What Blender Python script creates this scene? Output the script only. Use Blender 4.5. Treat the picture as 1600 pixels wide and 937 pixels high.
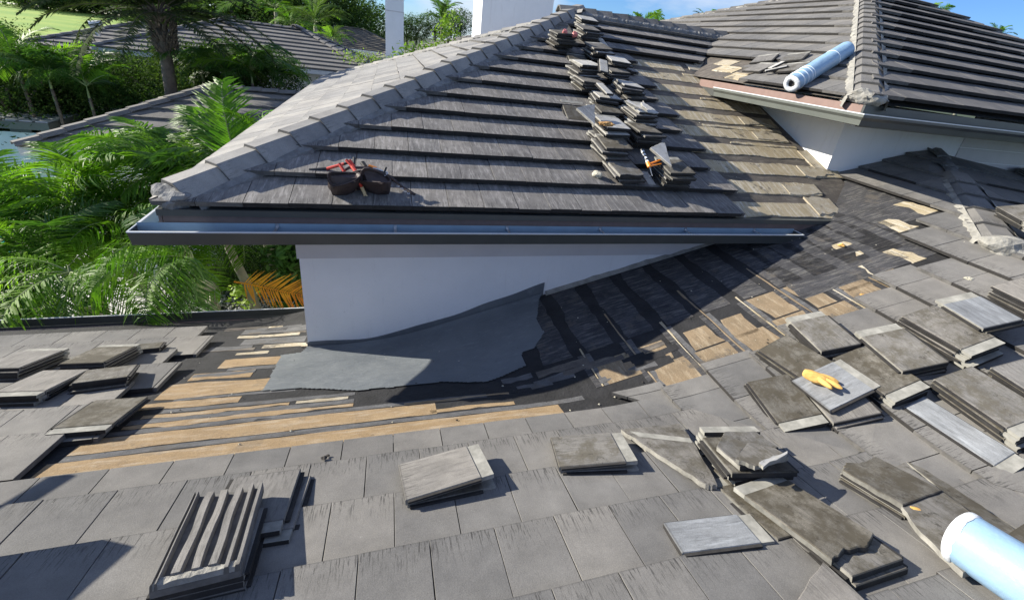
import bpy, math, random
from mathutils import Vector, Matrix, noise
random.seed(7)
sc = bpy.context.scene
col = sc.collection
for o in list(bpy.data.objects): bpy.data.objects.remove(o)
# ------------------------------------------------------------------ camera
CZ = 6.5                                   # eye height above the garden (m)
F_PX, CX, CY = 699.46, 828.56, 395.79
RM = ((0.95419229, -0.27346792, 0.12137696), (0.00872813, 0.43094945, 0.90233386), (-0.2990667, -0.85994062, 0.41359551))
R = Matrix(RM)
camd = bpy.data.cameras.new('camera'); cam = bpy.data.objects.new('camera', camd); col.objects.link(cam)
camd.sensor_width = 36; camd.sensor_fit = 'HORIZONTAL'; camd.lens = 36*F_PX/1600
camd.shift_x = (800-CX)/1600; camd.shift_y = (CY-468.5)/1600
camd.clip_start = 0.05; camd.clip_end = 3000
cam.matrix_world = Matrix.Translation((0, 0, CZ)) @ R.transposed().to_4x4()
sc.camera = cam
sc.view_settings.view_transform = 'Standard'; sc.view_settings.look = 'None'
sc.view_settings.exposure = 0.93; sc.view_settings.gamma = 1
# ------------------------------------------------------------------ sky + sun
LD = Vector((0.81, -0.405, -0.425)).normalized()      # direction in which sunlight travels
SE = math.asin(-LD.z); SR = math.atan2(-LD.x, -LD.y)
w = bpy.data.worlds.new('World'); sc.world = w; w.use_nodes = True
nt = w.node_tree; N = nt.nodes; LK = nt.links; N.clear()
out = N.new('ShaderNodeOutputWorld'); bg = N.new('ShaderNodeBackground'); bg.inputs[1].default_value = 0.073
sky = N.new('ShaderNodeTexSky'); sky.sky_type = 'NISHITA'; sky.sun_disc = False
sky.sun_elevation = SE; sky.sun_rotation = SR; sky.ozone_density = 3.0; sky.dust_density = 0.0; sky.air_density = 1.0
tc = N.new('ShaderNodeTexCoord'); mp = N.new('ShaderNodeMapping'); mp.inputs['Scale'].default_value = (1, 1, 3.2); mp.inputs['Location'].default_value = (0.35, 0.1, 0)
nz = N.new('ShaderNodeTexNoise'); nz.inputs['Scale'].default_value = 2.3; nz.inputs['Detail'].default_value = 7; nz.inputs['Roughness'].default_value = 0.55
cr = N.new('ShaderNodeValToRGB'); cr.color_ramp.elements[0].position = 0.45; cr.color_ramp.elements[1].position = 0.64
mx = N.new('ShaderNodeMixRGB'); mx.inputs[2].default_value = (6.0, 6.6, 7.4, 1)
LK.new(tc.outputs['Generated'], mp.inputs[0]); LK.new(mp.outputs[0], nz.inputs[0]); LK.new(nz.outputs[0], cr.inputs[0])
LK.new(cr.outputs[0], mx.inputs[0]); tint = N.new('ShaderNodeMixRGB'); tint.blend_type = 'MULTIPLY'; tint.inputs[0].default_value = 1; tint.inputs[2].default_value = (.56, .80, 1.2, 1)
LK.new(sky.outputs[0], tint.inputs[1]); LK.new(tint.outputs[0], mx.inputs[1]); LK.new(mx.outputs[0], bg.inputs[0]); LK.new(bg.outputs[0], out.inputs[0])
sd = bpy.data.lights.new('sun', 'SUN'); sd.energy = 5.0; sd.angle = math.radians(0.5); sd.color = (1.0, 0.935, 0.80)
so = bpy.data.objects.new('sun', sd); col.objects.link(so); so.rotation_euler = LD.to_track_quat('-Z', 'Y').to_euler(); so.location = (-20, 10, 25)

# ------------------------------------------------------------------ helpers
def tag(o, label=None, cat=None, group=None, kind=None):
    for k, v in (('label', label), ('category', cat), ('group', group), ('kind', kind)):
        if v: o[k] = v
    return o
def empty(name, loc, label, cat, group=None):
    o = bpy.data.objects.new(name, None); col.objects.link(o); o.location = loc; o.empty_display_size = 0.2
    return tag(o, label, cat, group)
def mkmesh(name, V, Fc, mats, mi=None, uv=None, smooth=False):
    me = bpy.data.meshes.new(name); me.from_pydata([tuple(v) for v in V], [], Fc)
    for m in (mats if isinstance(mats, (list, tuple)) else [mats]): me.materials.append(m)
    if mi: me.polygons.foreach_set('material_index', mi)
    if uv:
        ul = me.uv_layers.new(name='UVMap'); 
        for l in me.loops: ul.data[l.index].uv = uv[l.vertex_index]
    if smooth: me.polygons.foreach_set('use_smooth', [True]*len(me.polygons))
    me.update(); return me
def link(name, me, parent=None, mw=None):
    o = bpy.data.objects.new(name, me); col.objects.link(o)
    if mw is not None:
        o.matrix_world = mw
    if parent is not None:
        o.parent = parent; o.matrix_parent_inverse = PINV(parent)
    return o
def PINV(p):
    m = Matrix.Translation(p.location) @ p.rotation_euler.to_matrix().to_4x4()
    if p.parent is not None: m = PMAT(p.parent) @ p.matrix_parent_inverse @ m
    return m.inverted()
def PMAT(p):
    m = Matrix.Translation(p.location) @ p.rotation_euler.to_matrix().to_4x4()
    if p.parent is not None: m = PMAT(p.parent) @ p.matrix_parent_inverse @ m
    return m
def copy(o, mw=None, parent=None, label=None):
    c = o.copy(); col.objects.link(c)
    if parent is not None: c.parent = parent; c.matrix_parent_inverse = PINV(parent)
    if mw is not None: c.matrix_basis = mw
    if label: c['label'] = label
    return c
class MB:
    def __init__(s): s.V = []; s.F = []; s.M = []; s.U = []
    def poly(s, pts, m=0, uv=None):
        b = len(s.V); s.V += [Vector(p) for p in pts]; s.U += uv or [(p[0], p[1]) for p in pts]
        s.F.append(tuple(range(b, b+len(pts)))); s.M.append(m)
    def box(s, a, b, m=0, mat=None):
        x0, y0, z0 = a; x1, y1, z1 = b
        P = [Vector(p) for p in ((x0,y0,z0),(x1,y0,z0),(x1,y1,z0),(x0,y1,z0),(x0,y0,z1),(x1,y0,z1),(x1,y1,z1),(x0,y1,z1))]
        if mat is not None: P = [mat @ p for p in P]
        k = len(s.V); s.V += P; s.U += [(p.x, p.y+p.z) for p in P]
        for f in ((3,2,1,0),(4,5,6,7),(0,1,5,4),(1,2,6,5),(2,3,7,6),(3,0,4,7)): s.F.append(tuple(i+k for i in f)); s.M.append(m)
    def tube(s, pts, rad, n=8, m=0, cap=True):
        k = len(s.V); pts = [Vector(p) for p in pts]
        if not isinstance(rad, (list, tuple)): rad = [rad]*len(pts)
        for i, p in enumerate(pts):
            d = (pts[min(i+1, len(pts)-1)]-pts[max(i-1, 0)]).normalized()
            u = d.cross(Vector((0, 0, 1))); u = u.normalized() if u.length > .01 else Vector((1, 0, 0)); v = d.cross(u)
            for j in range(n):
                a = 2*math.pi*j/n; s.V.append(p+(u*math.cos(a)+v*math.sin(a))*rad[i]); s.U.append((j/n, i*.1))
        for i in range(len(pts)-1):
            for j in range(n):
                s.F.append((k+i*n+j, k+i*n+(j+1) % n, k+(i+1)*n+(j+1) % n, k+(i+1)*n+j)); s.M.append(m)
        if cap:
            s.F.append(tuple(k+j for j in reversed(range(n)))); s.M.append(m)
            s.F.append(tuple(k+(len(pts)-1)*n+j for j in range(n))); s.M.append(m)
    def mesh(s, name, mats, smooth=False): return mkmesh(name, s.V, s.F, mats, s.M, s.U, smooth)
    def build(s, name, mats, parent=None, smooth=False): return link(name, s.mesh(name, mats, smooth), parent)
# -- roof planes, all z = c + a*x + b*y
CB, BB = CZ-1.86, -0.319          # foreground slope, falls away from the camera
CR, AR = CZ-3.25, 0.307           # right slope, falls to the left
CF, BF = CZ-3.242, 0.4065         # middle wing front slope, rises away
XL, YE = -1.82, 4.17              # middle wing eave lines
TX, TY, TK, TZ = 5.4, 4.24, 0.45, CZ-0.096
Bz = lambda x, y: CB+BB*y
Rz = lambda x, y: CR+AR*x
def Qz(x, y): return CZ-1.605-0.1047*x+0.336*y
Fz = lambda x, y: CF+BF*y
Lz = lambda x, y: Fz(0, YE)+BF*(x-XL)
TLz = lambda x, y: TZ+TK*(x-TX)
TFz = lambda x, y: TZ+TK*(y-TY)
def Dz(x, y):                      # low roof deck: swept valley between the two slopes
    b = Bz(x, y); r = Rz(x, y)
    if y > 2.72: r = min(r, Qz(x, y))
    k = 0.16; h = max(k-abs(b-r), 0)/k
    return max(b, r)+h*h*k*0.25
def ray(px, py):
    return (R.transposed() @ Vector((px-CX, -(py-CY), -F_PX))).normalized()
def hitp(p, fz, off=0.0):          # point where the sight line meets a planar roof slope
    z0 = fz(0, 0); a = fz(1, 0)-z0; b = fz(0, 1)-z0; n = Vector((-a, -b, 1)); q = z0+off*n.length-CZ
    d = ray(*p); t = q/(n.dot(d)); return d*t+Vector((0, 0, CZ))
def frame(fz, up):                 # matrix: x along the rows, y up the slope, z normal
    z0 = fz(0, 0); a = fz(1, 0)-z0; b = fz(0, 1)-z0; n = Vector((-a, -b, 1)).normalized()
    u = Vector((up[0], up[1], a*up[0]+b*up[1])).normalized(); x = u.cross(n)
    return Matrix((x, u, n)).transposed()
def clip(P, a, b, c):              # keep a*x+b*y<=c ; P = [(x,y,u,v)]
    o = []
    for i in range(len(P)):
        p, q = P[i], P[(i+1) % len(P)]; dp = a*p[0]+b*p[1]-c; dq = a*q[0]+b*q[1]-c
        if dp <= 0: o.append(p)
        if (dp < 0 < dq) or (dq < 0 < dp):
            t = dp/(dp-dq); o.append(tuple(p[k]+(q[k]-p[k])*t for k in range(4)))
    return o

# ------------------------------------------------------------------ materials
def newmat(name):
    m = bpy.data.materials.new(name); m.use_nodes = True; n = m.node_tree.nodes; b = n['Principled BSDF']; return m, n, m.node_tree.links, b
def mixc(n, l, f, a, b, mode='MIX'):
    x = n.new('ShaderNodeMixRGB'); x.blend_type = mode
    for i, v in ((0, f), (1, a), (2, b)):
        if isinstance(v, (int, float)): x.inputs[i].default_value = v
        elif isinstance(v, tuple): x.inputs[i].default_value = (*v, 1) if len(v) == 3 else v
        else: l.new(v, x.inputs[i])
    return x.outputs[0]
def ramp(n, l, src, a, b, ca=(0, 0, 0), cb=(1, 1, 1)):
    r = n.new('ShaderNodeValToRGB'); r.color_ramp.elements[0].position = a; r.color_ramp.elements[1].position = b
    r.color_ramp.elements[0].color = (*ca, 1); r.color_ramp.elements[1].color = (*cb, 1); l.new(src, r.inputs[0]); return r.outputs[0]
def noi(n, l, vec, scale, detail=4, rough=.6, sc3=None, rot=None):
    if sc3:
        m = n.new('ShaderNodeMapping'); m.inputs['Scale'].default_value = sc3
        if rot: m.inputs['Rotation'].default_value = rot
        l.new(vec, m.inputs[0]); vec = m.outputs[0]
    t = n.new('ShaderNodeTexNoise'); t.inputs['Scale'].default_value = scale; t.inputs['Detail'].default_value = detail; t.inputs['Roughness'].default_value = rough
    l.new(vec, t.inputs[0]); return t.outputs[0]
def mat_simple(name, c, rough=.7, var=.12, scale=6, bump=0, metal=0, c2=None, bscale=None, coord='Object'):
    m, n, l, b = newmat(name); t = n.new('ShaderNodeTexCoord').outputs[coord]
    f = noi(n, l, t, scale, 6); f = ramp(n, l, f, .3, .7)
    lo = tuple(x*(1-var) for x in c); hi = tuple(min(1, x*(1+var)) for x in c) if not c2 else c2
    l.new(mixc(n, l, f, lo, hi), b.inputs['Base Color']); b.inputs['Roughness'].default_value = rough; b.inputs['Metallic'].default_value = metal
    if bump:
        bp = n.new('ShaderNodeBump'); bp.inputs['Strength'].default_value = 1; bp.inputs['Distance'].default_value = bump
        l.new(noi(n, l, t, bscale or scale*5, 6), bp.inputs['Height']); l.new(bp.outputs[0], b.inputs['Normal'])
    return m
def mat_tile(name, c, streak=.7, body=0.15, blotch=0.0, blotchc=(.06, .05, .03), light=0.0, warm=.05, diag=0):
    m, n, l, b = newmat(name); uv = n.new('ShaderNodeTexCoord').outputs['UV']; oi = n.new('ShaderNodeObjectInfo')
    vm = n.new('ShaderNodeVectorMath'); vm.operation = 'MULTIPLY'; l.new(oi.outputs['Random'], vm.inputs[0]); vm.inputs[1].default_value = (61.7, 0, 31.3)
    va = n.new('ShaderNodeVectorMath'); l.new(uv, va.inputs[0]); l.new(vm.outputs[0], va.inputs[1]); p = va.outputs[0]
    # large soft variation, fine grain
    g1 = ramp(n, l, noi(n, l, p, 7, 5), .3, .72, tuple(x*(1-body) for x in c), tuple(x*(1+body) for x in c))
    g2 = ramp(n, l, noi(n, l, p, 190, 3, .7), .3, .75, (.8, .8, .8), (1.14, 1.14, 1.14)); cc = mixc(n, l, 1.0, g1, g2, 'MULTIPLY')
    sp = ramp(n, l, noi(n, l, p, 420, 1, .5), .70, .76); cc = mixc(n, l, mixc(n, l, 1, sp, (.35, .35, .35), 'MULTIPLY'), cc, (.62, .60, .57))
    rb = ramp(n, l, oi.outputs['Random'], 0, 1, (.82, .83, .85), (1.13, 1.11, 1.08)); cc = mixc(n, l, 1.0, cc, rb, 'MULTIPLY')
    # pale rub marks
    if light:
        s = ramp(n, l, noi(n, l, p, 3.2, 8, .72, (9, 1.3, 1), (0, 0, diag)), .5, .72); cc = mixc(n, l, mixc(n, l, 1, s, (light,)*3, 'MULTIPLY'), cc, tuple(min(1, x*2.0) for x in c))
        s = ramp(n, l, noi(n, l, p, 5.1, 8, .75, (8, 1.1, 1), (0, 0, diag*.8)), .5, .68); cc = mixc(n, l, mixc(n, l, 1, s, (.75,)*3, 'MULTIPLY'), cc, tuple(x*.45 for x in c))
    # dark run-off streaks, strongest at the lower edge (v = 0)
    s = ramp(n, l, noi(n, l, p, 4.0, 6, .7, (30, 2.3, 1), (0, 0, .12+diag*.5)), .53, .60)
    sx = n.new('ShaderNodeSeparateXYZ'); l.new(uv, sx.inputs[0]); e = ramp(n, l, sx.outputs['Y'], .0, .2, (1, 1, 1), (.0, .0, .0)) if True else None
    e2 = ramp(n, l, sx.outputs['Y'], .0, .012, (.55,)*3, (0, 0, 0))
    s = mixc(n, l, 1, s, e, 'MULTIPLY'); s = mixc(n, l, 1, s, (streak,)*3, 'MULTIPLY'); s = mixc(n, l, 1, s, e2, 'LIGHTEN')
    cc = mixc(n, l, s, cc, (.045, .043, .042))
    if blotch:
        s = ramp(n, l, noi(n, l, p, 5.5, 9, .78), .5-.12*blotch, .62-.1*blotch); cc = mixc(n, l, mixc(n, l, 1, s, (.85,)*3, 'MULTIPLY'), cc, blotchc)
        s = ramp(n, l, noi(n, l, p, 11, 9, .8, (1, 1, 1), (1, 0, 0)), .57, .62); cc = mixc(n, l, mixc(n, l, 1, s, (.7,)*3, 'MULTIPLY'), cc, tuple(x*.4 for x in blotchc))
    gp = n.new('ShaderNodeNewGeometry').outputs['Position']
    st = ramp(n, l, noi(n, l, gp, .9, 9, .72), .36, .66, (.72, .72, .73), (1.12, 1.11, 1.09)); cc = mixc(n, l, 1, cc, st, 'MULTIPLY')
    st = ramp(n, l, noi(n, l, gp, 9, 9, .8), .66, .70, (0, 0, 0), (.5,)*3); cc = mixc(n, l, st, cc, (.07, .065, .055))
    st = ramp(n, l, noi(n, l, gp, 23, 5, .7), .70, .73, (0, 0, 0), (.45,)*3); cc = mixc(n, l, st, cc, (.42, .41, .37))
    l.new(cc, b.inputs['Base Color']); b.inputs['Roughness'].default_value = .82; b.inputs['Specular IOR Level'].default_value = .35
    bp = n.new('ShaderNodeBump'); bp.inputs['Strength'].default_value = .8; bp.inputs['Distance'].default_value = .0022
    l.new(noi(n, l, p, 150, 6, .75), bp.inputs['Height']); l.new(bp.outputs[0], b.inputs['Normal'])
    return m
M = {}
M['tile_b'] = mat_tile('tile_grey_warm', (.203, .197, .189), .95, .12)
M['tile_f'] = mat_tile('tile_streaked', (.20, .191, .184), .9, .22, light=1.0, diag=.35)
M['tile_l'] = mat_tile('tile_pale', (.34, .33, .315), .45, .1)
M['tile_t'] = mat_tile('tile_tower', (.165, .157, .15), .5, .12, light=.3, diag=.2)
M['tile_edge'] = mat_simple('tile_edge', (.12, .115, .11), .9, .35, 14, .002)
M['moss'] = mat_tile('tile_mossy', (.165, .155, .135), .6, .22, blotch=.7, blotchc=(.07, .06, .042), light=.35)
M['grime'] = mat_tile('tile_grimy', (.195, .187, .175), .8, .2, blotch=.35, blotchc=(.1, .09, .07), light=.4)
M['slate'] = mat_tile('tile_underside', (.25, .265, .285), .1, .14, light=.5)
M['pale'] = mat_tile('tile_white_face', (.52, .515, .50), .1, .12, blotch=.05, blotchc=(.38, .36, .3))
M['plain'] = mat_tile('tile_loose', (.225, .215, .203), .7, .14, light=.25)
M['edge_pale'] = mat_simple('tile_cut_edge', (.25, .24, .215), .95, .4, 9, .004)
M['edge_dark'] = mat_simple('tile_cut_edge_dark', (.15, .145, .13), .95, .5, 9, .004)
M['head'] = mat_simple('tile_head_lap', (.25, .245, .22), .9, .35, 9, .001, c2=(.38, .37, .335))
M['butt'] = mat_simple('tile_butt_shadowed', (.028, .026, .025), .95, .4, 14, .003)  # shade of tile ends and gaps put into a near-black colour
M['mortar'] = mat_simple('mortar', (.28, .27, .245), .95, .3, 9, .02, bscale=22)
M['mortar_dark'] = mat_simple('mortar_weathered', (.19, .19, .19), .95, .35, 9, .018, bscale=22)
M['felt'] = mat_simple('felt', (.016, .016, .018), .88, .5, 5, .008, bscale=40)
def mat_stucco():
    m, n, l, b = newmat('stucco_white'); p = n.new('ShaderNodeTexCoord').outputs['Object']
    c = mixc(n, l, ramp(n, l, noi(n, l, p, 1.1, 8, .65), .3, .7), (.80, .81, .81), (.88, .885, .89))
    d = ramp(n, l, noi(n, l, p, 2.2, 9, .8, (5, 5, .5)), .55, .75, (0, 0, 0), (.28,)*3); c = mixc(n, l, d, c, (.45, .43, .40))
    d = ramp(n, l, noi(n, l, p, 17, 7, .8), .64, .70, (0, 0, 0), (.4,)*3); c = mixc(n, l, d, c, (.35, .33, .30))
    l.new(c, b.inputs['Base Color']); b.inputs['Roughness'].default_value = .88
    bp = n.new('ShaderNodeBump'); bp.inputs['Distance'].default_value = .003; l.new(noi(n, l, p, 90, 6, .75), bp.inputs['Height']); l.new(bp.outputs[0], b.inputs['Normal'])
    return m
M['white'] = mat_stucco()
M['frieze'] = mat_simple('painted_frieze', (.62, .60, .60), .7, .05, 3)
M['gutter'] = mat_simple('gutter_dark_grey', (.065, .07, .068), .35, .12, 4)
M['gutter_t'] = mat_simple('gutter_green_grey', (.12, .13, .118), .35, .1, 4)
M['gutter_in'] = mat_simple('gutter_inside', (.26, .35, .43), .45, .1, 5)
M['lip'] = mat_simple('gutter_lip', (.6, .62, .64), .3, .05, 5)
M['fascia'] = mat_simple('fascia_brown', (.16, .115, .105), .6, .15, 8)
M['copper'] = mat_simple('fascia_pink', (.21, .135, .115), .6, .12, 9)
M['soffit'] = mat_simple('soffit', (.3, .3, .3), .8, .05, 3)
def mat_bands(name, ca, cb, streakc, dens=.6, rot=0, sc3=(26, 2.2, 1), dirt=.8):
    m, n, l, b = newmat(name); p = n.new('ShaderNodeTexCoord').outputs['Object']
    f = ramp(n, l, noi(n, l, p, 5, 7, .7), .32, .68); c = mixc(n, l, f, ca, cb)
    s = ramp(n, l, noi(n, l, p, 1.6, 6, .75, sc3, (0, 0, rot)), .5, .62); c = mixc(n, l, mixc(n, l, 1, s, (dens,)*3, 'MULTIPLY'), c, streakc)
    g = ramp(n, l, noi(n, l, p, 130, 4, .8), .3, .75, (.62, .62, .62), (1.22, 1.22, 1.22)); c = mixc(n, l, 1, c, g, 'MULTIPLY')
    s = ramp(n, l, noi(n, l, p, 14, 8, .8), .62, .68); c = mixc(n, l, mixc(n, l, 1, s, (.7,)*3, 'MULTIPLY'), c, (.06, .055, .05))
    s = ramp(n, l, noi(n, l, p, 3.3, 9, .75), .56, .62); c = mixc(n, l, mixc(n, l, 1, s, (dirt,)*3, 'MULTIPLY'), c, (.09, .08, .07))
    l.new(c, b.inputs['Base Color']); b.inputs['Roughness'].default_value = .92
    bp = n.new('ShaderNodeBump'); bp.inputs['Distance'].default_value = .006; l.new(noi(n, l, p, 60, 7, .8), bp.inputs['Height']); l.new(bp.outputs[0], b.inputs['Normal'])
    return m
M['tan'] = mat_bands('bare_felt_tan', (.27, .185, .10), (.38, .27, .15), (.5, .43, .34), .45, 0, (2, 12, 1), .3)
M['tan_r'] = mat_bands('bare_felt_tan_right', (.20, .15, .095), (.29, .215, .135), (.5, .42, .3), .4, 0, (12, 2, 1))
M['grit'] = mat_bands('felt_grit', (.07, .07, .075), (.14, .14, .145), (.26, .26, .26), .3, 0, (3, 14, 1))
M['grit_r'] = mat_bands('felt_grit_right', (.026, .026, .03), (.06, .06, .068), (.26, .25, .23), .42, .5, (3, 26, 1))  # copy of the felt grit, darkened to deepen the valley's eave shadow
M['old_f'] = mat_bands('weathered_felt', (.36, .29, .175), (.48, .405, .28), (.68, .64, .55), .7, -.25, (15, 1.1, 1))
M['old_dark'] = mat_bands('weathered_felt_dark', (.07, .062, .055), (.14, .12, .105), (.3, .27, .22), .35, 0, (2, 9, 1))
M['cement'] = mat_bands('cream_cement', (.34, .28, .19), (.48, .43, .34), (.58, .55, .48), .5, .4, (6, 6, 1))
def mat_membrane():
    m, n, l, b = newmat('grey_membrane'); p = n.new('ShaderNodeTexCoord').outputs['Object']
    f = ramp(n, l, noi(n, l, p, 2.2, 8, .65), .35, .7); c = mixc(n, l, f, (.115, .13, .145), (.165, .18, .192))
    s = ramp(n, l, noi(n, l, p, 3.2, 9, .7, (2, 7, 1)), .56, .72); c = mixc(n, l, mixc(n, l, 1, s, (.5,)*3, 'MULTIPLY'), c, (.27, .285, .29))
    l.new(c, b.inputs['Base Color']); b.inputs['Roughness'].default_value = .6
    bp = n.new('ShaderNodeBump'); bp.inputs['Distance'].default_value = .014; l.new(noi(n, l, p, 6, 8, .62, (1, 2.5, 1)), bp.inputs['Height']); l.new(bp.outputs[0], b.inputs['Normal'])
    return m
M['membrane'] = mat_membrane()
def mat_leaf(name, c, c2, tr=.35, rough=.5, spec=.25):
    m, n, l, b = newmat(name); oi = n.new('ShaderNodeObjectInfo'); p = n.new('ShaderNodeTexCoord').outputs['Object']
    f = ramp(n, l, noi(n, l, p, 1.3, 5), .35, .65); cc = mixc(n, l, f, c, c2); cc = mixc(n, l, 1, cc, ramp(n, l, oi.outputs['Random'], 0, 1, (.75, .8, .75), (1.2, 1.12, 1.1)), 'MULTIPLY')
    l.new(cc, b.inputs['Base Color']); b.inputs['Roughness'].default_value = rough; b.inputs['Specular IOR Level'].default_value = spec if rough < .8 else .05
    t = n.new('ShaderNodeBsdfTranslucent'); l.new(mixc(n, l, 1, cc, (1.5, 1.7, .7), 'MULTIPLY'), t.inputs[0]); ms = n.new('ShaderNodeMixShader'); ms.inputs[0].default_value = tr
    l.new(b.outputs[0], ms.inputs[1]); l.new(t.outputs[0], ms.inputs[2]); l.new(ms.outputs[0], n['Material Output'].inputs[0])
    return m
M['frond'] = mat_leaf('palm_leaf', (.075, .19, .018), (.16, .29, .03), .42)
M['frond_dark'] = mat_leaf('palm_leaf_dark', (.04, .11, .025), (.075, .16, .03), .3)
M['frond_gold'] = mat_leaf('palm_leaf_dying', (.62, .36, .03), (.50, .20, .03), .35)
M['date'] = mat_leaf('date_palm_leaf', (.04, .065, .025), (.085, .115, .05), .15, .85)
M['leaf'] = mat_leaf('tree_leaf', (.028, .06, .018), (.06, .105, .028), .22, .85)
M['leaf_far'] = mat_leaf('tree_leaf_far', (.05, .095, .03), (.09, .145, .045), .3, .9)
M['leaf_young'] = mat_leaf('young_leaf', (.16, .27, .04), (.26, .36, .07), .35)
M['trunk'] = mat_simple('palm_trunk', (.27, .26, .19), .8, .3, 3, .01, bscale=30)
M['bark'] = mat_simple('bark_dark', (.12, .1, .08), .95, .4, 5, .03, bscale=18)
M['stem'] = mat_simple('green_stem', (.2, .26, .1), .6, .2, 5)
M['rollblue'] = mat_simple('blue_film', (.27, .42, .58), .34, .1, 3.5, .012, bscale=5)
M['rollwhite'] = mat_simple('white_fleece', (.66, .69, .72), .9, .05, 30, .004, bscale=80)
M['rollband'] = mat_simple('pale_roll_edge', (.72, .8, .88), .4, .05, 8)
M['leather'] = mat_simple('brown_leather', (.05, .034, .032), .6, .35, 12, .002)
M['black'] = mat_simple('black_rubber', (.02, .02, .02), .5, .3, 9)
M['red'] = mat_simple('red_grip', (.55, .05, .03), .45, .2, 12)
M['orange'] = mat_simple('orange_plastic', (.9, .28, .03), .4, .1, 8)
M['glove'] = mat_simple('yellow_foam', (.72, .38, .09), .8, .2, 6, .006, bscale=14, c2=(.8, .5, .16))
M['steel'] = mat_simple('steel', (.55, .56, .58), .35, .1, 12, metal=.8)
M['woodh'] = mat_simple('wood_handle', (.6, .45, .25), .6, .2, 8)
M['pinkish'] = mat_simple('pink_rubber', (.5, .16, .15), .5, .2, 12)
M['stone'] = mat_simple('rubble', (.5, .47, .38), .95, .35, 20, .01)
M['debris'] = mat_simple('dark_debris', (.05, .045, .04), .9, .4, 20, .01)

# ------------------------------------------------------------------ ground and far setting
g = MB(); S = 900
g.poly([(-S, -S, 0), (S, -S, 0), (S, S, 0), (-S, S, 0)])
M['soil'] = mat_simple('garden_soil', (.07, .075, .045), .95, .4, .6, .05, bscale=4, c2=(.05, .09, .03))
tag(g.build('ground', M['soil']), kind='structure')
m_, n_, l_, b_ = newmat('golf_turf'); p_ = n_.new('ShaderNodeTexCoord').outputs['Object']
f_ = ramp(n_, l_, noi(n_, l_, p_, .05, 5, .6, (1, 2.5, 1)), .35, .65); c_ = mixc(n_, l_, f_, (.16, .30, .022), (.30, .40, .05))
g_ = ramp(n_, l_, noi(n_, l_, p_, 6, 4, .7), .3, .7, (.85,)*3, (1.1,)*3); l_.new(mixc(n_, l_, 1, c_, g_, 'MULTIPLY'), b_.inputs['Base Color']); b_.inputs['Roughness'].default_value = .9
M['turf'] = m_
g = MB()
g.poly([(-34, 58, .004), (-120, 30, .004), (-320, 120, .004), (-260, 300, .004), (-70, 190, .004), (-30, 90, .004)])
tag(g.build('golf_lawn', M['turf']), kind='structure')
g = MB(); g.poly([(-128, 178, .008), (-98, 176, .008), (-80, 192, .008), (-86, 197, .008), (-104, 184, .008), (-126, 186, .008)])
M['sand'] = mat_simple('bunker_sand', (.7, .66, .55), .95, .1, .3); tag(g.build('sand_bunker', M['sand']), kind='structure')
# patio: large white pavers with open joints, gravel beds, pool
M['paver'] = mat_simple('white_paver', (.66, .64, .62), .7, .06, 3, .001)
g = MB(); g.poly([(-13, 6.5, .012), (-5.2, 6.5, .012), (-5.2, 14.4, .012), (-13, 14.4, .012)]); M['joint'] = mat_simple('paver_bed', (.25, .24, .22), .9)
pat = tag(g.build('patio', M['joint']), kind='structure')
pm = MB(); pm.box((0, 0, 0), (.985, .985, .035)); pme = pm.mesh('paver', M['paver'])
for i in range(8):
    for j in range(8):
        if -13+i < -8.3 and 8 < 6.5+j < 14: continue
        link('paver', pme, pat, Matrix.Translation((-13.0+i*.99, 6.5+j*.99, .016)))
m_, n_, l_, b_ = newmat('pool_water'); b_.inputs['Base Color'].default_value = (.03, .30, .33, 1); b_.inputs['Roughness'].default_value = .08
bp = n_.new('ShaderNodeBump'); bp.inputs['Distance'].default_value = .03; l_.new(noi(n_, l_, n_.new('ShaderNodeTexCoord').outputs['Object'], 3, 3), bp.inputs['Height']); l_.new(bp.outputs[0], b_.inputs['Normal'])
g = MB(); g.poly([(-20, 8, .03), (-9.3, 8, .03), (-9.3, 17.2, .03), (-20, 17.2, .03)]); tag(g.build('pool_water', m_), kind='structure')
# gravel: real pebbles, one mass
g = MB(); peb = random.Random(3)
for _ in range(5200):
    x = peb.uniform(-5.15, -1.2); y = peb.uniform(9.3, 12.6); r = peb.uniform(.022, .045); a = peb.random()*6; k = len(g.V)
    for j in range(5): g.V.append(Vector((x+r*math.cos(a+j*1.257), y+r*.7*math.sin(a+j*1.257), .02))); g.U.append((0, 0))
    g.V.append(Vector((x+r*.1, y, .02+r*.8))); g.U.append((0, 0))
    for j in range(5): g.F.append((k+j, k+(j+1) % 5, k+5)); g.M.append(peb.randrange(3))
tag(g.build('gravel', [mat_simple('pebble_grey', (.32, .32, .33), .6), mat_simple('pebble_pale', (.55, .55, .55), .6), mat_simple('pebble_dark', (.12, .12, .13), .6)]), kind='stuff', label='grey pebble gravel bed under the palms', cat='gravel')

# ------------------------------------------------------------------ tiles laid on slopes
TL_ = .50
def tilemesh(name, W, mats, L=TL_, th=.034, lift=.04):
    """one laid tile: tail at y=0, head at y=L; raised tail rests on the course below"""
    V = []; F_ = []; MI = []; U = []; c = .003
    def top(y): return .003+lift*(1-y/L)+th
    g_ = .0018
    xs = (g_, W-g_)
    for x in xs:
        for y in (0, L): V.append((x, y, top(y)-th)); U.append((x, y))
    for x in xs:
        for y in (0, L): V.append((x, y, top(y)-c)); U.append((x, y))
    for x in (g_+c*.6, W-g_-c*.6):
        for y in (c, L): V.append((x, y, top(y))); U.append((x, y))
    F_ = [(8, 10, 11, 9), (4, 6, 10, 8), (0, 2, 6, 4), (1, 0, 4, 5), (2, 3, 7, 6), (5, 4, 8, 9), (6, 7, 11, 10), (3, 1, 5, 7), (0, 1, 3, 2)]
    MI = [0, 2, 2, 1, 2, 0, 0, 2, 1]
    return mkmesh(name, V, F_, mats, MI, U)
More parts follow.
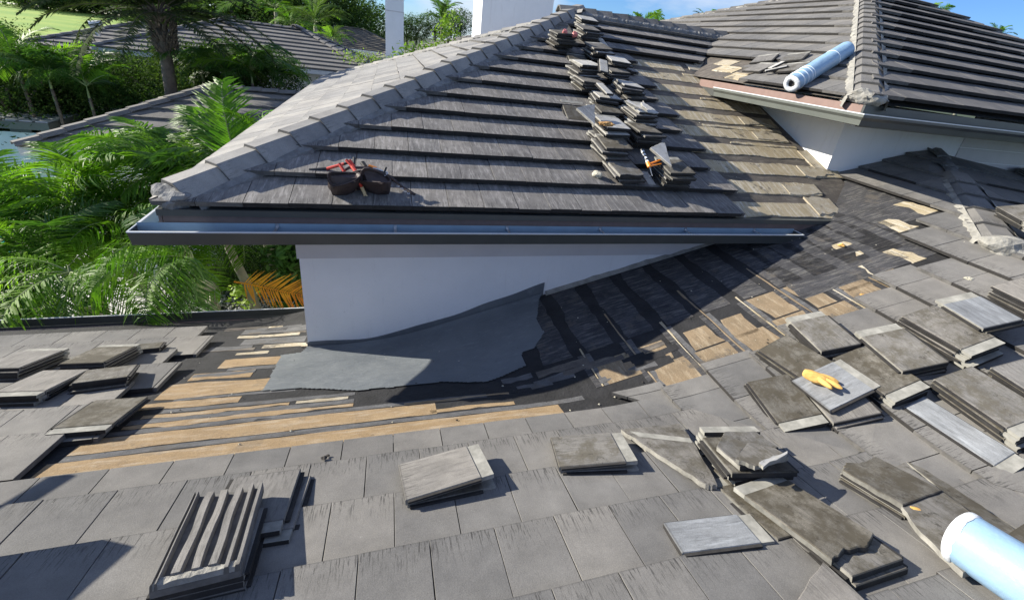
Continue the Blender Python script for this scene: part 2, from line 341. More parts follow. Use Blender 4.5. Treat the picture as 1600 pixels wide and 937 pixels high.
def polytile(name, P, hz, n, mats, th=.034, lift=.04, L=TL_, sub=0.0, mb=None, uo=0):
    """clipped tile: P plan polygon [(x,y,u,v)], draped on surface hz"""
    if sub:
        Q = []
        for i in range(len(P)):
            p, q = P[i], P[(i+1) % len(P)]; k = max(1, int(math.hypot(q[0]-p[0], q[1]-p[1])/sub))
            Q += [tuple(p[a]+(q[a]-p[a])*j/k for a in range(4)) for j in range(k)]
        P = Q
    m = mb or MB(); k = len(m.V); nn = len(P); top = []; bot = []
    for x, y, u, v in P:
        b = Vector((x, y, hz(x, y))); o_ = .003+lift*(1-v/L); bot.append(b+n*o_); top.append(b+n*(o_+th))
    m.V += top+bot; m.U += [(p[2]+uo, p[3]) for p in P]*2
    m.F.append(tuple(k+i for i in range(nn))); m.M.append(0)
    for i in range(nn): j = (i+1) % nn; m.F.append((k+i, k+nn+i, k+nn+j, k+j)); m.M.append(1)
    return None if mb else m.mesh(name, mats)
def poly_area(P):
    return .5*abs(sum(P[i][0]*P[(i+1) % len(P)][1]-P[(i+1) % len(P)][0]*P[i][1] for i in range(len(P))))
def lay(parent, fz, up, rows, t0, W, E_, s0, mats, clips=lambda r: [], trange=(-10, 20), limit=999, hz=None, skip=lambda x, y, r: False, stag=.5, bend=lambda x, y: False, part='roof_tile', th=.034, lift=.04, jit=.004, Lf=lambda r: TL_):
    """rows of tiles; s = distance up the slope (along up) of each tail in plan units after slope scaling"""
    Fm = frame(fz, up); n = Fm.col[2]; X = Fm.col[0]; U_ = Fm.col[1]; hz = hz or fz
    full = tilemesh(part, W, mats, th=th, lift=lift); specs = []
    for r in rows:
        s = s0+r*E_; off = (r % 2)*stag*W+t0; c0 = math.floor((trange[0]-off)/W); c1 = math.ceil((trange[1]-off)/W); L = Lf(r)
        for c in range(c0, c1):
            t = off+c*W; base = X*t+U_*s
            g_ = .003
            loc = [(g_, 0), (W-g_, 0), (W-g_, L), (g_, L)]
            P = [((base+X*u+U_*v).x, (base+X*u+U_*v).y, u, v) for u, v in loc]
            cx_ = sum(p[0] for p in P)/4; cy_ = sum(p[1] for p in P)/4
            if skip(cx_, cy_, r): continue
            a0 = poly_area(P); Q = P
            for cl in clips(r):
                Q = clip(Q, *cl)
                if len(Q) < 3: break
            if len(Q) < 3 or poly_area(Q) < .12*a0*.5: continue
            isfull = abs(poly_area(Q)-a0) < 1e-5 and abs(L-TL_) < 1e-6 and not bend(cx_, cy_)
            d = math.hypot(cx_, cy_)/max(.15, math.sqrt(poly_area(Q)/a0)); specs.append((d, isfull, Q, t, s, cx_, cy_))
    specs.sort(key=lambda q: q[0]); stuff = MB(); z0 = fz(0, 0)
    for i, (d, isfull, Q, t, s, cx_, cy_) in enumerate(specs):
        if i < limit:
            if isfull:
                loc = X*t+U_*s; loc = Vector((loc.x, loc.y, z0+loc.z)) if True else loc
                rz = Matrix.Rotation(random.uniform(-jit, jit), 4, 'Z') @ Matrix.Rotation(random.uniform(-.004, .002), 4, 'X')
                mw = Matrix.Translation(loc) @ Fm.to_4x4() @ rz @ Matrix.Translation((0, random.uniform(-.005, .005), random.uniform(0, .003)))
                link(part, full, parent, mw)
            else:
                link(part, polytile(part, Q, hz, n, mats, th=th, lift=lift, sub=.12 if bend(cx_, cy_) else 0), parent)
        else: polytile(part, Q, hz, n, mats, th=th, lift=lift, mb=stuff, uo=random.randrange(50)*3.7)
    if stuff.F: tag(stuff.build(part, mats, parent), kind='stuff')
# plan-slope scale: s is measured along U_, so plan y = U_.y*s
WB, EB = .323, .408
WR, ER = .357, .452
WF, EF = .347, .439
def deck_mesh(name, x0, x1, y0, y1, nx, ny, hz, mat, parent=None, off=0.0):
    V = []; F_ = []
    for j in range(ny+1):
        for i in range(nx+1):
            x = x0+(x1-x0)*i/nx; y = y0+(y1-y0)*j/ny; V.append((x, y, hz(x, y)+off))
    for j in range(ny):
        for i in range(nx): a = j*(nx+1)+i; F_.append((a, a+1, a+nx+2, a+nx+1))
    return link(name, mkmesh(name, V, F_, mat, smooth=False), parent)
low = empty('low_roof_wing', (0, 2, 0), 'low roof wing in the foreground, tiles partly stripped to the felt along its valley', 'house wing')
mid = empty('middle_roof_wing', (1, 6, 0), 'middle house wing with white wall, long open gutter and streaked hip roof', 'house wing')
tow = empty('tall_roof_wing', (8, 8, 0), 'taller right house wing whose hip roof carries a blue membrane roll', 'house wing')
# low roof deck
def rz_bump(x, y): return Dz(x, y)+.004*noise.noise(Vector((x*7, y*7, 3)))
deck_mesh('roof_deck', -9, -.87, -1.2, 5.72, 80, 60, rz_bump, M['felt'], low)
deck_mesh('roof_deck', -.87, 9.6, -1.2, 5.18, 104, 64, rz_bump, M['felt'], low)
deck_mesh('roof_deck', 9.6, 14, 2.72, 5.18, 20, 12, lambda x, y: Qz(x, y), M['felt'], low)
crease = lambda s: (AR*s, -BB*s, (CB-CR)*s)    # Bz>=Rz  <=>  AR*x - BB*y <= CB-CR
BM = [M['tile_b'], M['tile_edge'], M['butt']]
# foreground slope: tails point away from the camera (+y); up the slope is -y
sB = 1.46
def btail(j): return -(sB+EB*j)
def b_clips(r):
    j = -r
    c = [crease(1)]
    if j > 3: c.append((1, 0, [-2.07, -1.9][j % 2]))
    if j == 3: c.append((0, 1, 2.41))
    if j >= 1: c.append((0, 1, 5.72))
    return c
lay(low, Bz, (0, -1), range(-10, 4), .313+.5*WB, WB, EB, -(sB-0.0), BM, b_clips, (-8.5, 8.5), 290, hz=Dz, bend=lambda x, y: abs(Bz(x, y)-Rz(x, y)) < .2)
# right slope
RMt = [M['tile_b'], M['tile_edge'], M['butt']]
rmax = {2: 5.2, 1: 3.57, 0: 3.40, -1: 2.84, -2: 2.94, -3: 2.74, -4: 2.6, -5: 2.72, -6: 2.54, -7: 2.60, -8: 2.5, -9: 2.6, -10: 2.55}
crs = tuple(-v for v in crease(1))
lay(low, Rz, (1, 0), range(-18, 13), -3.40, WR, ER, 5.948, RMt,
    lambda r: [crs, (0, 1, rmax.get(r, 5.17 if r > 0 else 2.5))]+([(1, -.9375, 3.65), (0, -1, -2.72)] if r >= 1 else []),
    (-6, 2), 200, hz=Dz, bend=lambda x, y: abs(Bz(x, y)-Rz(x, y)) < .2)
lay(low, Rz, (1, 0), range(1, 9), -3.40, WR, ER, 5.948, RMt, lambda r: [crs, (0, 1, 2.72)], (-3, 2), 60)
# ------------------------------------------------------------------ middle wing
hipF = (-1.0, .976, 1.82+.976*4.17)            # x >= -1.82 + .976(y-4.17)
YR, XR = 9.70, XL+.976*(9.70-YE)
FM = [M['tile_f'], M['tile_edge'], M['butt']]
val = lambda: (-TK*-1, -BF, TZ-TK*TX-CF)       # TL(x)<=F(y):  TK*x - BF*y <= CF-TZ+TK*TX
valF = (TK, -BF, CF-TZ+TK*TX)
def f_clips(r):
    c = [hipF, (0, 1, YR-.03)]
    if r < 10: c.append((1, 0, [4.06, 4.23][r % 2]))
    else: c.append(valF)
    return c
sF0 = YE*math.sqrt(1+BF*BF)
lay(mid, lambda x, y: Fz(x, y)-.042, (0, 1), range(0, 14), -1.186, WF, EF, sF0-.02, FM, f_clips, (-3, 9), 175, lift=.082, th=.046)
# left slope
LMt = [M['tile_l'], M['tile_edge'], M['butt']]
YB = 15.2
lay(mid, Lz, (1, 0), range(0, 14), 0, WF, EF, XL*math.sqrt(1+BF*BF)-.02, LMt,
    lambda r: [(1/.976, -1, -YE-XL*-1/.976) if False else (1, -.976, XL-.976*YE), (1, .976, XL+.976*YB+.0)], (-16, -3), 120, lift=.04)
dk = MB()
dk.poly([(XL, YE+.02, Fz(0, YE)-.002), (6.5, YE+.02, Fz(0, YE)-.002), (6.5, YR, Fz(0, YR)-.002), (XR, YR, Fz(0, YR)-.002)])
fdeck = dk.build('roof_deck', M['old_dark'], mid)
dk = MB(); XP = XR
dk.poly([(6.5, 7.6, Fz(0, 7.6)-.002), (7.5, YR, Fz(0, YR)-.002), (6.5, YR, Fz(0, YR)-.002)]); dk.build('roof_deck', M['old_dark'], mid)
dk = MB(); dk.poly([(XL, YB, Lz(XL, 0)-.004), (XL, YE, Lz(XL, 0)-.004), (XR, YR, Lz(XR, 0)-.004)]); dk.build('roof_deck', M['felt'], mid)
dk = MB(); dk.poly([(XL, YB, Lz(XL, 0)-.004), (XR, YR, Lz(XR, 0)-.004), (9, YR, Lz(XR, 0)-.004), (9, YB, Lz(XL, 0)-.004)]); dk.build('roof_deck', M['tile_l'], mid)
# walls of the middle wing
ZE = Fz(0, YE)
wl = MB(); wx0, wx1, wy0, wy1 = -.865, 5.4, 4.45, 14.6
wl.box((wx0, wy0, 0), (wx1, wy1, ZE-.16)); wl.build('wall', M['white'], mid)
fr = MB(); fr.box((wx0-.018, wy0-.018, ZE-.62), (wx1, wy0+.1, ZE-.20)); fr.box((wx0-.018, wy0+.102, ZE-.62), (wx0+.1, wy1, ZE-.20)); fr.build('frieze_board', M['frieze'], mid)
sf = MB(); sf.box((XL+.06, YE+.0, ZE-.155), (wx0+.0, YB-.05, ZE-.13)); sf.box((wx0+.002, YE, ZE-.155), (5.9, wy0, ZE-.13)); sf.build('soffit', M['soffit'], mid)
fa = MB(); fa.box((XL+.03, YE-.028, ZE-.17), (5.93, YE-.004, ZE-.035)); fa.box((XL+.0, YE-.028, ZE-.17), (XL+.024, YB, ZE-.035)); fa.build('fascia_board', M['fascia'], mid)
dr = MB(); dr.box((XL, YE-.05, ZE-.062), (5.95, YE+.1, ZE-.006)); dr.build('drip_edge', M['gutter'], mid)
def gutter(parent, x0, x1, yb, zt, d=.16, h=.125, end0=True, end1=True, ax='x', mo='gutter', rev=1, brackets=(), name='gutter'):
    """open box gutter; ax 'x' runs along x with front at yb-d; ax 'y' along y with front at yb-d in x"""
    def T(p):
        return p if ax == 'x' else (p[1], p[0], p[2])
    g = MB(); f = yb-d; t = .004
    def bx(a, b, m):
        a = T(a); b = T(b); g.box(tuple(min(a[i], b[i]) for i in range(3)), tuple(max(a[i], b[i]) for i in range(3)), m)
    sl = .03
    # front face sloped: outer polygon strips
    def quad(p, m): g.poly([T(q) for q in p], m)
    quad([(x0, f, zt), (x1, f, zt), (x1, f+sl, zt-h), (x0, f+sl, zt-h)], 0)
    quad([(x0, f+t, zt), (x1, f+t, zt), (x1, f+sl+t, zt-h+t), (x0, f+sl+t, zt-h+t)], 1)
    quad([(x0, f+sl, zt-h), (x1, f+sl, zt-h), (x1, yb, zt-h), (x0, yb, zt-h)], 0)
    quad([(x0, f+sl, zt-h+t), (x1, f+sl, zt-h+t), (x1, yb-t, zt-h+t), (x0, yb-t, zt-h+t)], 1)
    quad([(x0, yb-t, zt-h), (x1, yb-t, zt-h), (x1, yb-t, zt+.02), (x0, yb-t, zt+.02)], 1)
    bx((x0, f-.006, zt-.003), (x1, f+.014, zt+.006), 2)
    for e, x in ((end0, x0), (end1, x1)):
        if e: quad([(x, f, zt), (x, f+sl, zt-h), (x, yb, zt-h), (x, yb, zt)], 0); bx((x-.004, f, zt-.002), (x+.004, yb, zt+.006), 2)
    go = g.build(name, [M[mo], M['gutter_in'], M['lip']], parent)
    for b in brackets:
        k = MB(); 
        def bb(a, c):
            a = T(a); c = T(c); k.box(tuple(min(a[i], c[i]) for i in range(3)), tuple(max(a[i], c[i]) for i in range(3)))
        bb((b-.012, f+.008, zt-.012), (b+.012, yb-.006, zt-.006)); bb((b-.014, yb-.012, zt-.03), (b+.014, yb-.006, zt+.018)); k.build('gutter_bracket', M['steel'], go)
    return go
gutter(mid, -1.975, 4.93, 4.135, ZE-.145, .17, .125, True, True, brackets=(-.95, .05, 1.15, 2.2, 3.3, 4.3))
gutter(mid, 4.142, 15.0, XL-.008, ZE-.145, .15, .125, False, True, ax='y')
rl = random.Random(9); g = MB()
for i in range(130):
    x = rl.uniform(-1.9, 4.9) if i > 50 else rl.choice([-1.75, 3.1, 1.0])+rl.gauss(0, .12); y = rl.uniform(4.0, 4.12); z = ZE-.262; s_ = rl.uniform(.008, .022); a = rl.random()*6
    v1 = Vector((math.cos(a), math.sin(a)*.6, .15))*s_; v2 = Vector((-math.sin(a)*.6, math.cos(a), .1))*s_*.4; c = Vector((x, y, z)); g.poly([c-v1, c+v2, c+v1, c-v2], rl.randrange(2))
tag(g.build('leaf_litter', [mat_simple('dry_leaf', (.16, .09, .04), .9, .3, 20), mat_simple('grit_bits', (.12, .11, .1), .9, .3, 20)]), 'dry leaves and grit lying in the long open gutter', 'leaf litter', kind='stuff')
# ridge and hip caps
def capmesh(name, L=.43, w=.15, d=.075, fl=.062, t=.022, mats=None):
    prof = [(-w, -d), (-fl, 0), (fl, 0), (w, -d)]; V = []; F_ = []; MI = []; U = []
    for y in (0, L):
        rs = .03 if y == 0 else 0
        for x, z in prof: V.append((x*(1.0+rs*2), y, z+rs)); U.append((x+.5, y))
    for y in (0, L):
        rs = .03 if y == 0 else 0
        for x, z in prof: V.append((x*(1.0+rs*2)*(1-t/w*.9), y, z+rs-t)); U.append((x+.5, y))
    for i in range(3): F_.append((i, i+1, i+5, i+4)); MI.append(0); F_.append((i, i+8, i+9, i+1)); MI.append(1); F_.append((i+4, i+5, i+13, i+12)); MI.append(1)
    F_ += [(0, 4, 12, 8), (3, 11, 15, 7)]; MI += [1, 1]
    return mkmesh(name, V, F_, mats, MI, U)
def caps(parent, A, B_, mats, cap=None, e=.375, mort=None, rag=1, raise_=.055, start=0, mw_=.17, capd=.05, sides=(1, 1), drop=(.4, .4)):
    A = Vector(A); B_ = Vector(B_); D = (B_-A); L = D.length; D.normalize(); X = D.cross(Vector((0, 0, 1))).normalized(); Z = X.cross(D)
    M3 = Matrix((X, D, Z)).transposed().to_4x4(); me = cap or capmesh('ridge_tile', mats=mats)
    n = int((L-start)/e)
    for i in range(n+1):
        p = A+D*(start+i*e)+Z*raise_
        mw = Matrix.Translation(p) @ M3 @ Matrix.Rotation(random.uniform(-.012, .012), 4, 'Z') @ Matrix.Rotation(random.uniform(-.02, .02), 4, 'Y')
        link('ridge_tile', me, parent, mw)
    if mort:
        rnd = random.Random(int(L*1000))
        for sd_ in (-1, 1):
            if not sides[0 if sd_ < 0 else 1]: continue
            g = MB(); k = 0; ns = int(L/.045); pr = []
            for i in range(ns+1):
                q = A+D*(start*1.3+i*(L-start*1.3)/ns); wv = mw_+rnd.uniform(-.018, .02)*rag; hh = rnd.uniform(-.006, .008)
                a = q+X*sd_*(mw_-.07)+Z*(raise_-capd+.035); b = q+X*sd_*(wv-.02)+Z*(raise_-capd-.005+hh); c = q+X*sd_*wv-Z*(.12)
                g.V += [a, b, c]; g.U += [(0, 0)]*3; pr.append(len(g.V)-3)
            for i in range(ns):
                for j in range(2): a = pr[i]+j; b = pr[i+1]+j; g.F.append((a, b, b+1, a+1) if sd_ < 0 else (a, a+1, b+1, b)); g.M.append(0)
            g.build('mortar_bed', mort, parent)
def blob(name, loc, r, mat, parent=None, seed=0, sq=(1, 1, 1), amp=.3, rot=None):
    import bmesh
    bm = bmesh.new(); bmesh.ops.create_icosphere(bm, subdivisions=3, radius=1)
    for v in bm.verts:
        d = 1+amp*(noise.noise(v.co*1.3+Vector((seed, seed*2, 0)))+.35*noise.noise(v.co*5+Vector((seed, 0, 3)))); v.co = Vector((v.co.x*sq[0], v.co.y*sq[1], v.co.z*sq[2]))*d*r
    me = bpy.data.meshes.new(name); bm.to_mesh(me); bm.free(); me.materials.append(mat)
    mw = Matrix.Translation(loc) @ (rot or Matrix.Identity(4)); return link(name, me, parent, mw)
PK = Vector((XR, YR, Fz(0, YR)))
C0 = Vector((XL, YE, ZE)); C1 = Vector((XL, YB, ZE))
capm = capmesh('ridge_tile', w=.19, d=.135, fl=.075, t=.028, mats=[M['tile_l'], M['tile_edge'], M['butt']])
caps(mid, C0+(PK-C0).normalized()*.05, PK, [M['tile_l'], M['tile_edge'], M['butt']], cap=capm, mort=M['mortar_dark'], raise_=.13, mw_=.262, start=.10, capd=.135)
caps(mid, C1, PK, [M['tile_l'], M['tile_edge'], M['butt']], mort=M['mortar'])
caps(mid, Vector((7.3, YR, PK.z)), PK, None, cap=capmesh('ridge_tile', w=.17, d=.1, fl=.06, t=.026, mats=[M['tile_b'], M['tile_edge'], M['butt']]), mort=M['mortar_dark'], raise_=.15, mw_=.25, capd=.11, e=.36)
def mortar_end(loc, dirv, w, parent, mat, seed):
    rot = dirv.to_track_quat('Y', 'Z').to_matrix().to_4x4()
    return blob('mortar_end', loc, w, mat, parent, seed, (1.0, .62, .52), .35, rot)
mortar_end(C0+Vector((.09, .09, .07)), Vector((1, 1, .28)), .2, mid, M['mortar_dark'], 4)
# exposed strips on the stripped part of the middle wing
def ragged(parent, name, hz, x0, x1, y0, y1, mat, th=.006, rag=.02, seed=0, step=.07, ends=.05, mats=None, axis=0, off=0):
    """thin torn patch lying on surface hz"""
    rnd = random.Random(seed); P = []
    if axis: x0, x1, y0, y1 = y0, y1, x0, x1
    n = max(3, int(abs(x1-x0)/step)); ph = rnd.random()*50
    f = lambda t, k: rag*(1.6*noise.noise(Vector((t*2.1+ph, k, 0)))+.9*noise.noise(Vector((t*9+ph, k, 5))))
    for i in range(n+1): x = x0+(x1-x0)*i/n; P.append((x, y0+f(x, 0)))
    m = 5
    for i in range(1, m): P.append((x1+rnd.uniform(-ends, ends), y0+(y1-y0)*i/m))
    for i in range(n+1): x = x1+(x0-x1)*i/n; P.append((x, y1+f(x, 9)))
    for i in range(1, m): P.append((x0+rnd.uniform(-ends, ends), y1+(y0-y1)*i/m))
    # strip-wise mesh so it drapes
    g = MB(); nn = n+1; A = P[:nn]; Bq = P[nn+m-1:2*nn+m-1][::-1]
    for i in range(n):
        q = [A[i], A[i+1], Bq[i+1], Bq[i]]
        if axis: q = [(b, a) for a, b in q][::-1]
        top = [Vector((a, b, hz(a, b)+th+off)) for a, b in q]; g.poly(top)
    bd = A+Bq[::-1]
    if axis: bd = [(b, a) for a, b in bd][::-1]
    for i in range(len(bd)):
        a, b = bd[i], bd[(i+1) % len(bd)]
        g.poly([Vector((a[0], a[1], hz(*a)+th+off)), Vector((a[0], a[1], hz(*a)-.01)), Vector((b[0], b[1], hz(*b)-.01)), Vector((b[0], b[1], hz(*b)+th+off))])
    return g.build(name, mat, parent)
up_f = EF/math.sqrt(1+BF*BF)
for r in range(0, 11):
    y0 = YE+up_f*r
    xr = 6.0+.28*r if y0 < 5.2 else 6.3
    if y0 > 7.6: xr = TX+(Fz(0, y0)-TZ)/TK-.1
    if r == 0: xr = 5.75
    if r == 1: xr = 5.95
    rr = random.Random(r)
    if r == 10: break
    ragged(mid, 'felt_strip', Fz, 4.02, xr-.05+rr.uniform(-.15, .1), y0+.03, y0+up_f*.66, M['old_f'], .003, .018, 50+r)
    if r in (3, 4, 6, 8): ragged(mid, 'felt_strip', Fz, 4.6+rr.random()*.6, xr-.1, y0+up_f*.72, y0+up_f*.86, M['old_f'], .005, .03, 70+r)
    if r in (1, 2, 4, 5): ragged(mid, 'felt_patch', Fz, xr-.75, xr-.15, y0+.05, y0+up_f*.6, M['cement'], .012, .05, 90+r, ends=.1)
for i, (x, y, w_, h_) in enumerate([(6.05, 8.2, .35, .1), (5.85, 8.05, .4, .09), (6.45, 8.5, .3, .12), (6.28, 5.4, .14, .25), (5.6, 4.4, .22, .16)]):
    ragged(mid, 'cement_smear', Fz, x-w_, x+w_, y-h_, y+h_, M['cement'], .016, .05, 30+i, ends=.12)
# ------------------------------------------------------------------ low roof: stripped zones
def BR(p):  # px -> plan point on foreground slope
    q = hitp(p, Bz); return q.x, q.y
bands = [((-2.05, 1.35), 2.5, 2.655, 'tan'), ((-2.0, .35), 2.735, 2.92, 'tan'), ((.3, 1.0), 2.75, 2.80, 'tan'), ((-1.85, -.3), 3.0, 3.06, 'tan'), ((.1, 1.0), 2.93, 2.97, 'tan'), ((-.75, -.35), 3.15, 3.2, 'cement'), ((-1.8, -.8), 3.14, 3.19, 'tan'), ((-1.95, -1.2), 3.28, 3.40, 'tan'), ((-1.85, -.75), 3.46, 3.74, 'tan'), ((-1.75, -1.25), 3.80, 3.96, 'tan'), ((-1.6, -1.0), 4.06, 4.28, 'tan'), ((-1.55, -1.25), 4.4, 4.46, 'cement'), ((-1.35, -.92), 4.56, 4.66, 'cement'), ((-1.7, -1.05), 4.95, 5.04, 'cement'), ((-1.75, -1.3), 5.3, 5.35, 'old_f'), ((-1.1, -.9), 5.15, 5.22, 'cement')]
for i, ((a, b), y0, y1, mm) in enumerate(bands):
    ragged(low, 'felt_strip', Dz, a, b, y0, y1, M[mm], .003, .008 if i < 2 else .02, 200+i, ends=.06)
for i, ((a, b), y0, y1) in enumerate([((-2.2, 2.4), 2.40, 2.485), ((-2.0, 1.6), 2.665, 2.725), ((-1.9, .8), 2.93, 2.99), ((-1.85, -.3), 3.07, 3.14), ((-1.7, -.3), 3.21, 3.27), ((-1.7, -.8), 3.41, 3.455), ((-1.5, -.9), 3.97, 4.05), ((-1.6, -.95), 4.7, 4.9), ((-1.7, -1.0), 5.08, 5.28)]):
    ragged(low, 'felt_grit_strip', Dz, a, b, y0, y1, M['grit'], .002, .008, 240+i)
ragged(low, 'felt_patch', Dz, -.95, -.62, 4.5, 4.58, M['cement'], .02, .02, 3)
rx = lambda r: (5.948+ER*r)/math.sqrt(1+AR*AR)
rw = ER/math.sqrt(1+AR*AR)
ii = 0
for r in range(-10, 2):
    x0 = rx(r)
    for (ya, yb_, mm) in ((1, 3.25, 'tan_r'), (3.45, 5.1, 'grit')):
        lo = max(ya, rmax.get(r, 9)-.25); 
        lo = max(lo, (CB-CR-AR*(x0+.1))/(-BB)+.25)
        hi = yb_
        if mm == 'grit': hi = min(yb_, 4.4)
        if hi-lo < .15 or r > 0: continue
        if mm == 'tan_r' and r in (-1, 0): continue
        ii += 1
        if mm == 'tan_r':
            mid_ = lo+(hi-lo)*.52
            ragged(low, 'felt_patch', Dz, x0+.09, x0+.40, lo, mid_+(.05 if r % 3 == 0 else -.01), M[mm], .003, .03, 300+ii, axis=1, ends=.09)
            ragged(low, 'felt_patch', Dz, x0+.10, x0+(.39 if r % 2 else .33), mid_+.01, hi-(.0 if r > -6 else .15), M[mm], .003, .035, 340+ii, axis=1, ends=.1)
            ragged(low, 'felt_lap', Dz, x0+.024, x0+.038, lo, hi+(.1 if r % 2 else .5), M['old_f' if r % 2 else 'tan_r'], .003, .009, 360+ii, axis=1)
            ragged(low, 'grit_strip', Dz, x0+.045, x0+.09, lo, hi, M['grit'], .002, .006, 370+ii, axis=1); ragged(low, 'grit_strip', Dz, x0-.03, x0+.018, lo, hi, M['grit_r'], .002, .006, 375+ii, axis=1)
        else:
            ragged(low, 'felt_patch', Dz, x0+.07, x0+rw*.82, max(lo-.35, 3.27), hi, M['grit_r'], .004, .025, 380+ii, axis=1, ends=.16); ragged(low, 'felt_patch', Dz, x0+.12, x0+rw*.6, lo+.2, hi-.2, M['grit_r'], .006, .04, 395+ii, axis=1, ends=.12)
for i, (p, a, b) in enumerate([((1315, 383), .07, .06), ((1480-50, 325), .28, .08), ((1400, 352), .22, .09), ((1410, 400), .22, .07), ((1362, 425), .2, .035), ((1345, 395), .05, .05)]):
    q = hitp(p, Rz); ragged(low, 'cement_smear', Dz, q.x-b, q.x+b, q.y-a*.7, q.y+a*.7, M['old_f'], .006, .07, 600+i, axis=1, ends=.12)
ragged(low, 'felt_sheet', Dz, 4.1, 5.95, 3.0, 4.15, M['grit_r'], .004, .03, 611, axis=1)
ragged(low, 'felt_sheet', Dz, 5.8, 6.55, 3.65, 5.1, M['grit_r'], .0045, .05, 612, axis=1)
rp = random.Random(77)
for i in range(12):
    x = rp.uniform(-1.75, -.95); y = rp.uniform(3.75, 5.6); a = rp.uniform(.08, .3); b_ = rp.uniform(.015, .06)
    if x+a > -.9 or (y < 4.5 and x+a > -1.15): continue
    ragged(low, 'torn_felt', Dz, x-a, x+a, y-b_, y+b_, M[rp.choice(['old_dark', 'grit', 'grit', 'grit_r'])], rp.uniform(.003, .006), .03, 800+i, ends=.12)
for i in range(14):
    x = rp.uniform(1.1, 2.6); y = rp.uniform(2.72, 3.2); a = rp.uniform(.1, .3); b_ = rp.uniform(.015, .05)
    ragged(low, 'torn_felt', Dz, x-a, x+a, y-b_, y+b_, M[rp.choice(['felt', 'grit', 'old_dark'])], rp.uniform(.003, .007), .03, 900+i, ends=.12)
# grey membrane: draped sheet from wall base out to a torn edge
def membrane():
    base = []; px = [(482, 545), (470, 552), (440, 556), (425, 585), (410, 612), (470, 608), (560, 611), (640, 603), (690, 598), (760, 598), (800, 582), (822, 572), (815, 552), (835, 545), (850, 520), (838, 500), (842, 470), (846, 458)]
    out = []
    for p in px:
        d = ray(*p); o_ = Vector((0, 0, CZ)); t = 2.0
        while t < 9:
            q = o_+d*t
            if q.z < Dz(q.x, q.y) or q.y > 4.45: break
            t += .01
        out.append((min(max(q.x, -1.4), 2.2), min(q.y, 4.43)))
    # dense outline
    P = []
    rnd = random.Random(5)
    for i in range(len(out)):
        a, b = out[i], out[(i+1) % len(out)]; k = max(1, int(math.hypot(a[0]-b[0], a[1]-b[1])/.08))
        for j in range(k): t = j/k; P.append((a[0]+(b[0]-a[0])*t+rnd.uniform(-.006, .006), min(4.43, a[1]+(b[1]-a[1])*t+rnd.uniform(-.006, .006))))
    def inside(x, y):
        c = False
        for i in range(len(P)):
            a, b = P[i], P[i-1]
            if (a[1] > y) != (b[1] > y) and x < (b[0]-a[0])*(y-a[1])/(b[1]-a[1])+a[0]: c = not c
        return c
    V = {}; Fl = []; VL = []; st = .0125; x0, y0 = -1.5, 2.6
    def vid(i, j):
        if (i, j) not in V: x = x0+i*st; y = min(y0+j*st, 4.452); V[(i, j)] = len(VL); VL.append((x, y, Dz(x, y)+.012+.05*max(0, (y-4.3)/.15)**2+.003*noise.noise(Vector((x*3, y*3, 1)))))
        return V[(i, j)]
    for i in range(int(3.8/st)):
        for j in range(int(1.88/st)):
            if inside(x0+(i+.5)*st, y0+(j+.5)*st): Fl.append((vid(i, j), vid(i+1, j), vid(i+1, j+1), vid(i, j+1)))
    o = link('membrane_sheet', mkmesh('membrane_sheet', VL, Fl, M['membrane'], smooth=True), low)
    g = MB(); n = 40
    for i in range(n):
        xa = wx0-.004+(1.78-wx0)*i/n; xb = wx0-.004+(1.78-wx0)*(i+1)/n; f = lambda x: Dz(x, 4.45)+.09+.03*noise.noise(Vector((x*2, 0, 0)))+(.07*max(0, (x-.2)/1.5))
        g.poly([(xa, 4.438, Dz(xa, 4.45)-.03), (xb, 4.438, Dz(xb, 4.45)-.03), (xb, 4.438, f(xb)), (xa, 4.438, f(xa))]); g.poly([(xa, 4.438, f(xa)), (xb, 4.438, f(xb)), (xb, 4.451, f(xb)), (xa, 4.451, f(xa))])
    g.build('wall_flashing', M['membrane'], low)
membrane()
g = MB()
for i in range(24):
    xa = 1.8+i*.1; xb = xa+.1; f = lambda x: Dz(x, 4.45)+.05+.02*noise.noise(Vector((x*6, 0, 4)))
    g.poly([(xa, 4.40, Dz(xa, 4.4)+.01), (xb, 4.40, Dz(xb, 4.4)+.01), (xb, 4.446, f(xb)), (xa, 4.446, f(xa))])
g.build('cement_fillet', M['mortar'], low)
# low roof eave and gutter on the left
ZB = Bz(0, 5.74)
g = MB(); g.box((-9, 5.725, ZB-.2), (-.875, 5.75, ZB+.0)); g.build('fascia_board', M['fascia'], low)
def rgut():
    g = MB(); y0, y1, zt = 5.752, 5.92, ZB+.03; h = .13
    for (a, b, m) in (((-9, y1-.004, zt-h), (-.88, y1, zt), 0), ((-9, y0, zt-h), (-.88, y1-.004, zt-h+.004), 0), ((-9, y0, zt-h+.004), (-.88, y0+.003, zt), 0), ((-9, y1-.008, zt), (-.88, y1+.006, zt+.008), 1)): g.box(a, b, m)
    g.build('gutter', [M['gutter'], M['lip']], low)
rgut()
g = MB(); g.box((-8.8, 0, 0), (-.9, 5.4, ZB-.25)); g.box((-.88, -1, 0), (13, 4.4, 3.0)); g.build('wall', M['white'], low)
